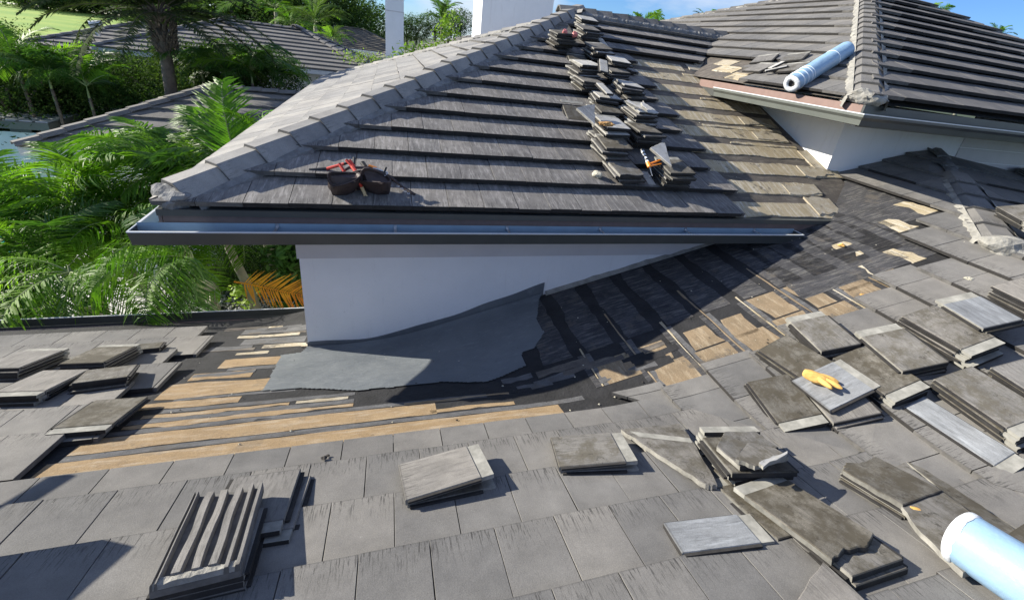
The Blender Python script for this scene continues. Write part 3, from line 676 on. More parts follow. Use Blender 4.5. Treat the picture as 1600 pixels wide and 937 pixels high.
# ------------------------------------------------------------------ tall wing
AX, AY = 10.66, 9.5; AZ = TLz(AX, 0)
TM = [M['tile_t'], M['tile_edge'], M['butt']]
hipT = (1, -1, TX-TY)                      # TL side: x - y <= 1.2
farT = (2.05, 1.0, 2.05*AX+AY)
s0T = TX*math.sqrt(1+TK*TK)
def tl_clips(r):
    c = [hipT, farT, (0, 1, 15.6)]
    if r < 9: c.append((-TK, BF, TZ-TK*TX-CF))     # F(y)<=TL(x)
    if r == 0: c.append((0, 1, 7.05))
    if r == 1: c.append((0, 1, 7.5))
    return c
def tl_clips2(r): 
    c = [hipT, farT, (0, 1, 15.6)]
    if r == 0: c.append((0, 1, 6.45))
    if r == 1: c.append((0, 1, 6.95))
    return c
def tl_skip(x, y, r): return y > 7.6 and y < YR and Fz(x, y) > TLz(x, y)+.03
lay(tow, TLz, (1, 0), range(0, 14), 0, WF, EF, s0T-.02, [M['tile_b'], M['tile_edge'], M['butt']], tl_clips2, (-16.5, -4), 150, skip=tl_skip, lift=.045)
lay(tow, TFz, (0, 1), range(0, 14), 0, WF, EF, TY*math.sqrt(1+TK*TK)-.02, TM, lambda r: [(-1, 1, -(TX-TY)), (.72, 1.0, .72*AX+AY)], (5, 19), 140, lift=.078, th=.044)
dk = MB(); dk.poly([(TX, TY, TZ-.004), (AX, AY, AZ-.004), (7.66, 15.6, TLz(7.66, 0)-.004), (TX, 15.6, TZ-.004)]); dk.build('roof_deck', M['old_dark'], tow)
xr_ = AX+(AY-TY)/.72
dk = MB(); dk.poly([(TX, TY, TZ-.004), (xr_, TY, TZ-.004), (AX, AY, AZ-.004)]); dk.build('roof_deck', M['felt'], tow)
dk = MB(); dk.poly([(AX, AY, AZ-.01), (xr_, TY, TZ-.01), (xr_, 17, TZ-.01), (7.66, 15.6, TLz(7.66, 0)-.01)]); dk.build('roof_deck', M['tile_t'], tow)
HC = Vector((TX, TY, TZ)); AP = Vector((AX, AY, AZ))
caps(tow, HC+(AP-HC).normalized()*.06, AP, [M['tile_b'], M['tile_edge'], M['butt']], cap=capmesh('ridge_tile', w=.2, d=.085, fl=.09, mats=[M['tile_b'], M['tile_edge'], M['butt']]), mort=M['mortar'], e=.36, mw_=.235, raise_=.075)
caps(tow, Vector((7.66, 15.6, TLz(7.66, 0))), AP, [M['tile_b'], M['tile_edge'], M['butt']], mort=M['mortar'])
caps(tow, Vector((xr_, TY, TZ)), AP, [M['tile_b'], M['tile_edge'], M['butt']], mort=M['mortar'])
mortar_end(HC+Vector((.06, .06, .05)), Vector((1, 1, .3)), .2, tow, M['mortar'], 9)
for i, (x, y, w_, h_, mm) in enumerate([(5.6, 6.8, .12, .2, 'old_f'), (5.8, 7.35, .12, .28, 'old_f'), (6.05, 7.75, .1, .25, 'cement'), (5.55, 7.15, .08, .18, 'old_dark')]):
    ragged(tow, 'felt_patch', TLz, x-w_, x+w_, y-h_, y+h_, M[mm], .008, .03, 700+i, axis=1)
# fascia, gutters, soffit, walls of the tall wing
g = MB(); g.box((TX-.03, TY+.0, TZ-.15), (TX-.005, 7.45, TZ-.035)); g.build('fascia_board', M['copper'], tow)
g = MB(); g.box((TX-.028, TY, TZ-.27), (TX-.006, 7.4, TZ-.151)); g.box((TX-.03, TY-.028, TZ-.28), (15.5, TY-.004, TZ-.151)); g.build('fascia_board', M['gutter'], tow)
g = MB(); g.box((TX-.03, TY-.03, TZ-.15), (15.5, TY-.002, TZ-.03)); g.build('fascia_board', M['gutter'], tow)
def kgutter(parent, p0, p1, outv, zt, d=.12, h=.14, mo='gutter_t'):
    prof = [(0, 0), (d*.15, 0), (0.0, 0), (.0, -h), (d*.62, -h), (d*.7, -h*.55), (d, -h*.3), (d, -.012), (d*1.04, -.012), (d*1.04, 0), (d*.94, 0), (d*.94, -h*.28), (d*.64, -h*.5), (d*.56, -h+.006), (.006, -h+.006)]
    prof = prof[3:]; a, b = Vector(p0), Vector(p1); o_ = Vector(outv); g = MB()
    # mitre ends handled by caller coordinates
    for i in range(len(prof)):
        q, r_ = prof[i], prof[(i+1) % len(prof)]
        def P(base, e, pr): return base+o_*pr[0]+e*pr[0]+Vector((0, 0, zt+pr[1]))
        g.poly([P(a, p0m, q), P(b, p1m, q), P(b, p1m, r_), P(a, p0m, r_)], 2 if i in (5, 6) else (1 if i in (7, 8, 9, 10) else 0))
    return g.build('gutter', [M[mo], M['gutter_in'], M['lip']], parent)
p0m = Vector((0, 0, 0)); p1m = Vector((0, -1, 0))
kgutter(tow, (TX-.031, 6.88, 0), (TX-.031, TY-.031, 0), (-1, 0, 0), TZ-.12)
p0m = Vector((-1, 0, 0)); p1m = Vector((0, 0, 0))
kgutter(tow, (TX-.031, TY-.031, 0), (15.6, TY-.031, 0), (0, -1, 0), TZ-.12, mo='gutter')
TWX, TWY = 6.36, 5.18
g = MB(); g.box((TWX, TWY, 2), (15, 15.5, TZ-.16)); g.build('wall', M['white'], tow)
g = MB(); g.box((TX, TY, TZ-.17), (TWX, 16, TZ-.152)); g.box((TWX+.001, TY, TZ-.17), (15.6, TWY, TZ-.152)); g.build('soffit', M['soffit'], tow)
for i in range(5):
    g = MB(); zz = 5.45+i*.22
    g.box((9.0, TWY-.016+.0*i, zz), (15, TWY-.001, zz+.205)); g.build('siding_board', M['frieze'], tow)
# hip on the low roof's right slope
HA = Vector((6.2, 2.72, Rz(6.2, 0))); HB = Vector((8.45, 5.12, Rz(8.45, 0)-.05))
capw = capmesh('ridge_tile', L=.46, w=.21, d=.075, fl=.1, mats=[M['tile_b'], M['tile_edge'], M['butt']])
caps(low, HA, HA.lerp(HB, .55), [M['tile_b'], M['tile_edge'], M['butt']], cap=capw, mort=M['mortar'], e=.42, mw_=.25, raise_=.085, start=.05)
caps(low, HA.lerp(HB, .62), HB, [M['mortar_dark'], M['mortar_dark']], cap=capmesh('mortar_ridge', L=.46, w=.09, d=.03, fl=.04, mats=[M['mortar_dark'], M['mortar_dark']]), e=.44, raise_=.04)
mortar_end(HA+Vector((-.02, -.02, .06)), Vector((1, 1, .3)), .24, low, M['mortar'], 13)
HC2 = Vector((8.2, 2.45, Rz(6.9, 0)+.03))
caps(low, HA+Vector((.18, -.1, .0)), HC2, [M['tile_b'], M['tile_edge'], M['butt']], cap=capw, mort=M['mortar'], e=.42, mw_=.25, raise_=.07, start=.05)
lay(low, Qz, (0, 1), range(0, 7), 0, WR, ER, 2.72*math.sqrt(1+.336**2), RMt, lambda r: [(-(.0+1.0), .9, -(6.45)+.9*2.72), (0, 1, 5.15)], (6, 13), 45)
# ------------------------------------------------------------------ loose tiles
TH = .031
def loosemesh(name, L=.5, W=.34, mats=None, broken=0, seed=0, head=True):
    """flat interlocking roof tile: body, paler recessed head lap, side lap lip, ragged if broken"""
    rnd = random.Random(seed); c = .005; g = MB(); hl = .075 if head else 0; Lb = L-hl
    out = [(0, 0), (W, 0), (W, Lb), (0, Lb)]
    if broken == 1: out = [(0, 0), (W*.35, .02), (W*.7, -.012), (W, .03), (W, Lb), (0, Lb)]
    if broken == 2: out = [(0, 0), (W, .16), (W, Lb), (0, Lb)]
    if broken == 3: out = [(0, .0), (W, Lb*.93), (W*.7, Lb), (0, Lb)]
    if broken == 4: out = [(W*.1, 0), (W*.62, .05), (W, .2), (W*.9, Lb), (W*.35, Lb), (0, Lb*.55)]
    if broken:
        o2 = []
        for i in range(len(out)):
            a, b = out[i], out[(i+1) % len(out)]; k = 5
            for j in range(k):
                t = j/k; jit = .007 if (i < len(out)-2) else .002
                o2.append((a[0]+(b[0]-a[0])*t+rnd.uniform(-jit, jit), a[1]+(b[1]-a[1])*t+rnd.uniform(-jit, jit)))
        out = o2
    n = len(out); cx = sum(p[0] for p in out)/n; cy = sum(p[1] for p in out)/n; k = 0
    for z, ins in ((0, 0), (TH-c, 0), (TH, c)):
        for x, y in out:
            d = math.hypot(x-cx, y-cy) or 1; g.V.append(Vector((x-(x-cx)/d*ins, y-(y-cy)/d*ins, z))); g.U.append((x, y))
    for lv in (0, 1):
        for i in range(n):
            j = (i+1) % n; g.F.append((lv*n+i, lv*n+j, lv*n+n+j, lv*n+n+i)); dx = out[j][0]-out[i][0]; dy = out[j][1]-out[i][1]
            g.M.append((3 if abs(dx) > abs(dy)*1.5 else 1) if lv == 0 else 0)
    g.F.append(tuple(2*n+i for i in range(n))); g.M.append(0); g.F.append(tuple(reversed(range(n)))); g.M.append(1)
    if head:
        g.box((.004, Lb+.001, 0), (W-.004, L, TH-.006), 2)
        g.M[-2] = 3; g.M[-4] = 3
    if not broken:
        g.box((-.022, .012, 0), (-.0005, Lb-.006, TH*.4), 3); g.box((W+.0005, .012, TH*.5), (W+.018, Lb-.006, TH*.85), 3)
        for i in range(3): g.box((.05+i*(W-.1)/3, .03, -.007), (.05+i*(W-.1)/3+.03, Lb-.05, -.0005), 1)
    return g.mesh(name, mats)
LM = {}
def lmesh(kind, L=.5, W=.34, br=0, head=True):
    k = (kind, round(L, 2), round(W, 2), br, head)
    if k not in LM:
        ed = M['edge_pale'] if kind in ('plain', 'slate', 'grime', 'pale') else M['edge_dark']
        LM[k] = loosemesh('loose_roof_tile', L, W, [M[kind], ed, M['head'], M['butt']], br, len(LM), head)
    return LM[k]
KW = {'plain': 'plain grey', 'moss': 'brown lichen-stained', 'slate': 'smooth blue-grey', 'grime': 'streaky weathered grey', 'pale': 'pale dusty', 'tile_b': 'warm grey'}
def stack(fz, p0, p1, n, kinds, desc, anchor=0, lift=0, tilt=0, roll=0, L=.5, W=.34, br=0, under=None, rot=None, head=True, jit=.018, hz=None, topk=None, sep=.0, grp=None, shift=(0, 0), top_br=None, level=0):
    """p0->p1 = visible lower edge of the top tile in the photo; tiles are stacked down to the slope"""
    base = .055+lift*TH; H = base+n*(TH+sep); a = hitp(p0, fz, H); nrm = frame(fz, (0, 1)).col[2]
    if rot is None:
        b = hitp(p1, fz, H); d = (b-a).normalized()
    else:
        b = a; d = Matrix.Rotation(rot, 3, nrm) @ Vector((1, 0, fz(1, 0)-fz(0, 0))).normalized()
    org = b if anchor and rot is None else a
    y = nrm.cross(d).normalized(); B3 = Matrix((d, y, nrm)).transposed().to_4x4()
    if anchor: org = org-d*W
    rnd = random.Random(int(p0[0]*7+p0[1]*13))
    for i in range(n):
        k = kinds[i % len(kinds)] if isinstance(kinds, (list, tuple)) else kinds
        top = i == 0; z = -(i+1)*(TH+sep)
        lev = Matrix.Rotation(level, 3, d); mw = Matrix.Translation(org+y*(L if level else 0)+lev @ (-y*(L if level else 0)+nrm*(z+H-.055*0))-nrm*H) @ (lev @ Matrix((d, y, nrm)).transposed()).to_4x4()
        if not top:
            mw = mw @ Matrix.Translation((W/2+rnd.uniform(-jit, jit), L/2+rnd.uniform(-jit, jit)*1.3, 0)) @ Matrix.Rotation(rnd.uniform(-1, 1)*jit*1.9, 4, 'Z') @ Matrix.Translation((-W/2, -L/2, 0))
        else: mw = mw @ Matrix.Translation((shift[0], shift[1], 0)) @ Matrix.Rotation(tilt, 4, 'X') @ Matrix.Rotation(roll, 4, 'Y')
        bk = (top_br if top_br is not None else br) if top else (br if rnd.random() < .4 else 0)
        me = lmesh(k, L, W, bk, head)
        o = bpy.data.objects.new('loose_roof_tile', me); col.objects.link(o); o.matrix_world = mw
        if n == 1: lab = f"{KW[k]} loose roof tile {desc}"
        elif top: lab = f"{KW[k]} topmost tile of {desc}"
        else: lab = f"tile beneath the top one in {desc}"
        tag(o, lab, 'roof tile', grp if (n > 1 and not top) or grp else None)
        if n > 1 and not top: o['group'] = 'under-tiles of '+desc
        if top and grp: o['group'] = grp
G1 = 'loose tiles lying on the low roof'
# left edge of the foreground slope
stack(Bz, (-45, 576), (38, 574), 4, 'plain', 'the stack cut by the left picture edge')
stack(Bz, (92, 568), (150, 566), 4, ['moss', 'plain'], 'the lichen-edged stack below the drooping palm fronds', W=.33)
stack(Bz, (188, 549), (208, 547), 2, 'moss', 'the small pile right of the lichen-edged stack', L=.2, W=.3, head=False)
stack(Bz, (140, 576), (70, 578), 3, 'plain', 'the leftmost stack whose pale head lap faces the camera')
stack(Bz, (112, 599), (152, 594), 3, 'grime', 'the low pile tucked beside the leftmost pale-lapped stack', L=.3, head=False)
stack(Bz, (231, 619), (158, 624), 1, 'moss', 'at the stripped edge with its pale lap above the tan felt')
# foreground
stack(Bz, (486, 742), (372, 756), 1, 'plain', 'sticking out lowest behind the upturned ribbed tile')
stack(Bz, (470, 731), (357, 746), 1, 'plain', 'with a pale end, right behind the upturned ribbed tile', lift=1.1)
stack(Bz, (623, 725), (634, 780), 2, ['plain', 'grime'], 'the pair left of centre, tipped up with a long shadow', anchor=1, roll=-.0, tilt=.09, sep=.004)
stack(Bz, (859, 678), (874, 729), 2, ['grime', 'plain'], 'the pair in the middle foreground with a rubbed white end', anchor=1, tilt=.05)
stack(Bz, (1037, 817), (1066, 863), 1, 'slate', 'with a white scuff, lying alone on the foreground slope', anchor=1, tilt=.02, W=.2, L=.5)
stack(Bz, (1148, 727), (1258, 725), 5, ['grime', 'moss', 'grime'], 'the broken stack right of the triangular shard', br=4, top_br=4, L=.46, W=.4, sep=.006)
stack(Bz, (1216, 842), (1262, 829), 1, 'moss', 'under the long lichen-covered pair at lower right', W=.3)
stack(Bz, (1332, 900), (1393, 879), 2, 'grime', 'the pale-ended pair poking out of the big lichen tile', lift=0, L=.42)
stack(Bz, (1302, 874), (1366, 843), 1, 'moss', 'big and blotchy with an orange rim, at lower right', lift=2.1, L=.56, W=.36, br=1)
stack(Bz, (1290, 878), (1222, 890), 2, ['plain', 'moss'], 'the broken pair cut by the bottom picture edge', br=2, L=.6, W=.34)
stack(Bz, (1368, 712), (1284, 736), 3, ['moss', 'grime'], 'the stack left of the dark slab that carries orange scraps', L=.36, W=.37, head=False, br=1)
stack(Bz, (1602, 815), (1560, 842), 2, 'moss', 'the two tiles half hidden by the big blue roll', L=.4)
# right slope
stack(Rz, (1230, 583), (1178, 594), 2, ['moss', 'grime'], 'the lichen pair nearest the valley, pale lap toward the camera')
stack(Rz, (1228, 522), (1192, 542), 3, 'moss', 'the long stack left of the yellow glove', L=.52)
stack(Rz, (1284, 549), (1350, 536), 4, ['grime', 'plain'], 'the stack with a dark gap under its raised edge, above the yellow glove', tilt=-.03, jit=.012)
stack(Rz, (1303, 661), (1392, 642), 2, 'plain', 'the pair under the smooth tile below the yellow glove', W=.36)
stack(Rz, (1260, 612), (1297, 641), 1, 'slate', 'with white scratches, directly below the yellow glove', anchor=1, lift=2.4)
stack(Rz, (1353, 538), (1313, 554), 3, 'moss', 'the stack in the middle of the right slope, pale lap toward the camera', L=.52)
stack(Rz, (1411, 580), (1484, 565), 4, ['grime', 'plain'], 'the stack with a reddish smear in the middle of the right slope', W=.37)
stack(Rz, (1443, 618), (1417, 632), 1, 'slate', 'long and narrow with a dusty end, flat on the right slope', L=.62, W=.2)
stack(Rz, (1458, 476), (1413, 492), 5, ['grime', 'moss', 'plain'], 'the tallest stack on the right slope, with stepped edges', L=.55)
stack(Rz, (1537, 513), (1590, 501), 2, ['slate', 'moss'], 'the white-scratched pair resting on the tallest right stack', lift=4.5, L=.42)
stack(Rz, (1518, 571), (1460, 591), 4, ['grime', 'moss'], 'the wide stack near the right picture edge with a dusty corner', L=.55)
stack(Rz, (1612, 556), (1530, 578), 5, ['plain', 'moss'], 'the stack cut by the right picture edge, lichen on its side', L=.5)
stack(Rz, (1600, 432), (1544, 447), 5, ['plain', 'grime'], 'the pale-edged stack at the right picture edge below the hip mortar')
stack(Rz, (1612, 318), (1552, 323), 4, ['grime', 'plain'], 'the cracked stack right of the hip caps', hz=Qz, L=.45)
stack(Qz, (1600, 262), (1528, 268), 3, 'grime', 'the shaded stack under the tall wing gutter', L=.6)
# two columns of stacks on the middle roof: tail edge faces the eave
FC = 'the heap on the streaked roof '
fst = [((968, 285), 2, ['grime', 'plain'], 'lowest in the left column, beside the lump of rubble', 1, .05), ((947, 244), 4, ['moss', 'plain'], 'second from the bottom of the left column', 0, -.02),
 ((950, 212), 6, ['pale', 'plain'], 'third in the left column, the tall one with rusty debris on top', 0, .06), ((939, 185), 2, ['moss', 'grime'], 'fourth in the left column, low and lichen-stained', 0, .03),
 ((936, 162), 3, ['pale', 'plain'], 'fifth in the left column, pale with a narrow bar on it', 0, -.05), ((912, 137), 3, ['grime', 'moss'], 'sixth in the left column, dark with a pale corner', 0, .02),
 ((911, 112), 5, ['pale', 'grime'], 'seventh in the left column, with slanting pale slabs', 1, .09), ((893, 100), 1, ['moss'], 'lying below the dark stack in the left column', 0, -.08),
 ((872, 62), 5, ['moss', 'moss'], 'eighth in the left column, dark with two reddish lumps', 0, .04), ((868, 46), 1, ['grime'], 'at the top left of the heap near the peak', 0, -.05),
 ((1047, 283), 4, ['moss', 'moss', 'plain'], 'lowest in the right column, under the caulking gun', 0, .0), ((1000, 217), 5, ['moss', 'grime'], 'second in the right column, low and shaded', 0, .03),
 ((1000, 187), 6, ['pale', 'plain'], 'third in the right column, stepped with broken bits on top', 1, .06), ((979, 163), 2, ['moss', 'grime'], 'fourth in the right column, thin and dark', 0, .02),
 ((975, 143), 5, ['pale', 'plain'], 'fifth in the right column, the palest one', 0, -.04), ((955, 121), 2, ['grime', 'plain'], 'sixth in the right column, in shade', 0, .04),
 ((955, 104), 4, ['pale', 'plain'], 'seventh in the right column, pale and wedge shaped', 0, -.07), ((928, 85), 4, ['grime', 'pale'], 'eighth in the right column, pale on its left side', 0, .03),
 ((928, 72), 1, ['pale'], 'on the upper part of the right column', 0, .06), ((911, 54), 4, ['grime', 'plain'], 'ninth in the right column near the ridge', 0, .02), ((908, 38), 4, ['pale', 'grime'], 'topmost of the right column below the ridge', 0, -.04)]
for p, n, kk, ds, b, rt in fst:
    if n == 1: stack(Fz, p, p, 1, kk, ds, rot=rt, br=b, W=.33, L=.46)
    else: stack(Fz, p, p, n+1, kk, 'the stack '+ds, rot=rt*1.4, top_br=b, W=.335, L=.43, jit=.055, level=-.2, sep=.007, tilt=(-.05 if n % 2 else .03), roll=.05*math.sin(p[0]))
stack(Fz, (888, 186), (888, 186), 1, 'moss', 'lying apart, left of the two columns of stacks', rot=-.05, br=0, L=.52)
stack(Fz, (1016, 292), (1016, 292), 1, 'pale', 'narrow as a strip, between the two lowest stacks', rot=.02, W=.1, L=.3, head=False)
stack(Fz, (948, 155), (950, 158), 1, 'pale', 'narrow as a bar, lying across the fifth left stack', rot=.0, W=.1, L=.42, head=False, lift=7.0, level=-.15)
stack(Fz, (1049, 259), (1049, 259), 1, 'pale', 'broken and tipped, on the lowest right stack', rot=.55, br=3, L=.34, W=.3, lift=8.6, head=False, tilt=.12)
stack(Fz, (1010, 170), (1010, 172), 1, 'pale', 'small broken bit on the third right stack', rot=.3, br=4, L=.16, W=.1, lift=11, head=False)
stack(Fz, (998, 168), (998, 168), 1, 'pale', 'thin sliver beside the broken bit on the third right stack', rot=.7, br=2, L=.2, W=.06, lift=11, head=False)
stack(Fz, (930, 194), (930, 194), 1, 'slate', 'broken, bright and pointed on the tall left stack', rot=.5, br=3, L=.34, W=.32, lift=11, head=False, tilt=.08)
stack(Fz, (938, 110), (938, 110), 1, 'pale', 'thin and slanting on the seventh left stack', rot=-.3, W=.12, L=.42, lift=10, head=False)
# loose tiles left of the roll on the tall wing
for p, q, k_, ds in (((1216, 96), (1278, 90), 'grime', 'next to the far end of the roll on the tall roof'), ((1172, 98), (1222, 92), 'plain', 'lying skewed above the tall wing eave'), ((1160, 110), (1205, 112), 'plain', 'propped near the patch of bare felt on the tall roof'), ((1213, 112), (1262, 108), 'grime', 'just above the near end of the roll')):
    stack(TLz, p, q, 1, k_, ds, L=.4, lift=.6)
stack(TLz, (1206, 106), (1235, 92), 1, 'pale', 'thin pale strip between the loose tiles on the tall roof', L=.07, W=.3, head=False, lift=1.7)
stack(TLz, (1196, 111), (1228, 104), 1, 'pale', 'short pale strip above the gutter of the tall roof', L=.06, W=.3, head=False, lift=1.5)
# triangular shard with its pale stripe
def shard(fz, pts, th, lift, kind, label, stripe=None, name='broken_roof_tile', tilt=0):
    n = frame(fz, (0, 1)).col[2]; P = [hitp(p, fz, .06+lift) for p in pts]; r = random.Random(len(pts)+int(pts[0][0])); Q = []
    for i in range(len(P)):
        a, b = P[i], P[(i+1) % len(P)]
        for j in range(6): Q.append(a.lerp(b, j/6)+Vector((r.uniform(-.006, .006), r.uniform(-.006, .006), 0)))
    g = MB(); k = len(Q); g.V = [q for q in Q]+[q-n*th for q in Q]; g.U = [(q.x, q.y) for q in Q]*2
    g.F.append(tuple(range(k))); g.M.append(0); g.F.append(tuple(reversed(range(k, 2*k)))); g.M.append(1)
    for i in range(k): j = (i+1) % k; g.F.append((i, i+k, j+k, j)); g.M.append(1)
    o = g.build(name, [M[kind], M['edge_pale']]); tag(o, label, 'roof tile')
    if (g.mesh, 0):
        me = o.data; e1 = P[1]-P[0]; e2 = P[2]-P[0]
        if e1.cross(e2).z < 0: me.flip_normals()
    if stripe:
        S_ = [hitp(p, fz, .0615+lift) for p in stripe]; g = MB(); g.poly(S_); g.V += [s-n*.0012 for s in S_]; g.U += [(0, 0)]*4
        for i in range(4): j = (i+1) % 4; g.F.append((i, j, j+4, i+4)); g.M.append(0)
        link('head_lap', g.mesh('head_lap', M['head']), o)
    return o
shard(Bz, [(970, 671), (1062, 661), (1083, 690), (1121, 757), (1104, 757), (1040, 716)], .03, .05, 'grime', 'triangular broken tile with a pale band, right of the centre pair', [(984, 673), (1078, 684), (1082, 691), (1000, 682)])
shard(Bz, [(985, 673), (1010, 680), (1040, 712), (1012, 706)], .03, .0, 'plain', 'small dark-edged shard half under the triangular tile')
shard(Bz, [(1168, 690), (1212, 700), (1232, 712), (1180, 727), (1150, 716)], .025, .21, 'grime', 'broken slab with a reddish smear on the stack right of the shard')
shard(Bz, [(1186, 722), (1229, 704), (1231, 708), (1191, 728)], .02, .235, 'pale', 'short broken bar lying across the broken foreground stack')
shard(Bz, [(1236, 660), (1252, 668), (1248, 671), (1232, 664)], .012, .01, 'grime', 'tiny shard on the slope under the lichen pair')
shard(Bz, [(1372, 742), (1412, 722), (1500, 787), (1588, 852), (1560, 884), (1504, 893), (1440, 832), (1396, 772)], .03, .075, 'grime', 'long dark broken slab with orange scraps, left of the big roll')
shard(Bz, [(1416, 720), (1440, 730), (1520, 780), (1606, 842), (1600, 868), (1500, 790)], .03, .045, 'moss', 'lichen-covered slab edge behind the big blue roll')
# upturned tile: ribbed underside
def ribbed():
    n = frame(Bz, (0, 1)).col[2]; H = .055+3*TH+.03; C = [hitp(p, Bz, H) for p in ((233, 925), (376, 890), (412, 760), (303, 776))]
    r = empty('upturned_roof_tile', hitp((330, 840), Bz, .05), 'upturned tile with deep ribs underneath, at lower left on its own small pile', 'roof tile')
    P = lambda u, v, h: (C[0].lerp(C[1], u)).lerp(C[3].lerp(C[2], u), v)+n*h
    def bar(g, u0, u1, v0, v1, h0, h1, wob=0, seg=8, m=0):
        k = len(g.V)
        for i in range(seg+1):
            t = v0+(v1-v0)*i/seg; wv = wob*(math.sin(t*9+u0*20)+.6*noise.noise(Vector((t*8, u0*9, 0))))
            for uu, hh in ((u0+wv, h0), (u0+wv+.012, h1), (u1+wv*.7-.012, h1), (u1+wv*.7, h0)): g.V.append(P(uu, t, hh)); g.U.append((uu*.4, t*.5))
        for i in range(seg):
            for j in range(3): a = k+i*4+j; g.F.append((a, a+1, a+5, a+4)); g.M.append(m)
        g.F += [(k, k+1, k+2, k+3), (k+seg*4+3, k+seg*4+2, k+seg*4+1, k+seg*4)]; g.M += [m, m]
    g = MB(); 
    for a in ((0, 0), (1, 0), (1, 1), (0, 1)): g.V.append(P(*a, -.002)); g.U.append((a[0]*.35, a[1]*.5))
    for a in ((0, 0), (1, 0), (1, 1), (0, 1)): g.V.append(P(*a, -.03)); g.U.append((a[0]*.35, a[1]*.5))
    for f in ((0, 1, 2, 3), (7, 6, 5, 4), (0, 4, 5, 1), (1, 5, 6, 2), (2, 6, 7, 3), (3, 7, 4, 0)): g.F.append(f); g.M.append(0)
    g.build('tile_body', [M['tile_edge']], r)
    for i in range(3):
        g = MB(); bar(g, .19+i*.2, .31+i*.2, .07, .97, 0, .028, .014); g.build('rib', [M['plain']], r)
    for u0, u1 in ((0, .035), (.045, .085), (.80, .87), (.93, 1.0)):
        g = MB(); bar(g, u0, u1, .0, 1.0, -.002, .03, .002); g.build('side_rim', [M['plain']], r)
    k = MB(); 
    for i in range(14):
        a, b = i/14, (i+1)/14; f = lambda t: .075+.03*noise.noise(Vector((t*7, 3, 0))); hh = lambda t: .022+.012*noise.noise(Vector((t*11, 0, 0)))
        k.poly([P(a, 0, 0), P(b, 0, 0), P(b, 0.008, hh(b)), P(a, .008, hh(a))]); k.poly([P(a, .008, hh(a)), P(b, .008, hh(b)), P(b, f(b), .018), P(a, f(a), .018)]); k.poly([P(a, f(a), .018), P(b, f(b), .018), P(b, f(b), -.001), P(a, f(a), -.001)])
    k.build('end_rim', [M['mortar']], r)
ribbed()
stack(Bz, (236, 930), (378, 897), 3, 'plain', 'the small pile under the upturned ribbed tile', W=.315, L=.43, jit=.008, head=False)
# ------------------------------------------------------------------ rolls
def roll(name, a, b, rad, label, cap_in=.35, bands=(), droop=0):
    r = empty(name, a, label, 'membrane roll'); D = (b-a); L = D.length; D.normalize(); X = D.cross(Vector((0, 0, 1))).normalized(); Z = X.cross(D)
    def ringset(g, ts, rs, m, n=40, cl=False, wob=.004):
        k = len(g.V)
        for t, rr in zip(ts, rs):
            for j in range(n):
                an = 2*math.pi*j/n; w_ = 1+wob*noise.noise(Vector((t*3, math.cos(an)*2, math.sin(an)*2)))/max(rr, .02)
                g.V.append(a+D*t+(X*math.cos(an)+Z*math.sin(an))*rr*w_); g.U.append((an, t))
        for i in range(len(ts)-1):
            for j in range(n): g.F.append((k+i*n+j, k+i*n+(j+1) % n, k+(i+1)*n+(j+1) % n, k+(i+1)*n+j)); g.M.append(m)
        return k
    g = MB(); n_ = max(8, int(L/.06)); ts = [L*i/n_ for i in range(n_+1)]; ringset(g, ts, [rad]*(n_+1), 0); g.build('film', [M['rollblue']], r, True)
    g = MB(); ringset(g, [.0, -.012, -.02, -.01, .05], [rad-.002, rad*.9, rad*.62, rad*.4, rad*.36], 0, wob=.01); ringset(g, [L, L+.01, L+.015, L], [rad-.002, rad*.9, rad*.5, rad*.3], 0); g.build('fleece_end', [M['rollwhite']], r, True)
    g = MB(); k = ringset(g, [-.004, .04], [rad*.37, rad*.37], 0); k = ringset(g, [.015, .0151], [rad*.38, .001], 0); g.build('core', [M['debris']], r, True)
    for t0, t1, e in bands:
        g = MB(); ringset(g, [t0, t0, t1, t1], [rad, rad+e, rad+e, rad], 0, wob=.004); g.build('film_edge', [M['rollband']], r, True)
    return r
ra = hitp((1237, 131), TLz, .16); rb = hitp((1322, 78), TLz, .16)
roll('membrane_roll', ra, rb, .115, 'pale blue membrane roll lying on the tall roof against its hip', bands=((.10, .115, .006), (.2, .213, .005), (.30, .315, .004), (.36, .372, .003), (1.0, 1.012, .003)))
def bigroll():
    H = .055; R0 = .128
    a = hitp((1506, 842), Bz, H+R0+.03); b = hitp((1700, 966), Bz, H+R0+.03); D = (b-a).normalized(); b = a+D*1.0
    r = roll('membrane_roll', a, b, R0, 'thick pale blue membrane roll with a white fleece end at lower right', bands=())
    g = MB(); n = 44; L = 6; X = D.cross(Vector((0, 0, 1))).normalized(); Z = X.cross(D); ks = []
    rnd = random.Random(2)
    for i in range(L+1):
        for j in range(n):
            an = 2*math.pi*j/n; t = -.015+(.03+.02*math.sin(an+1))*i/L+(.008*noise.noise(Vector((math.cos(an)*4, math.sin(an)*4, 0))) if i in (0, L) else 0); rr = R0+(.005 if 0 < i < L else -.02 if i == 0 else .001)
            g.V.append(a+D*t+(X*math.cos(an)+Z*math.sin(an))*rr); g.U.append((0, 0))
    for i in range(L):
        for j in range(n): g.F.append((i*n+j, i*n+(j+1) % n, (i+1)*n+(j+1) % n, (i+1)*n+j)); g.M.append(0)
    g.build('fleece_rim', [M['rollwhite']], r, True)
bigroll()
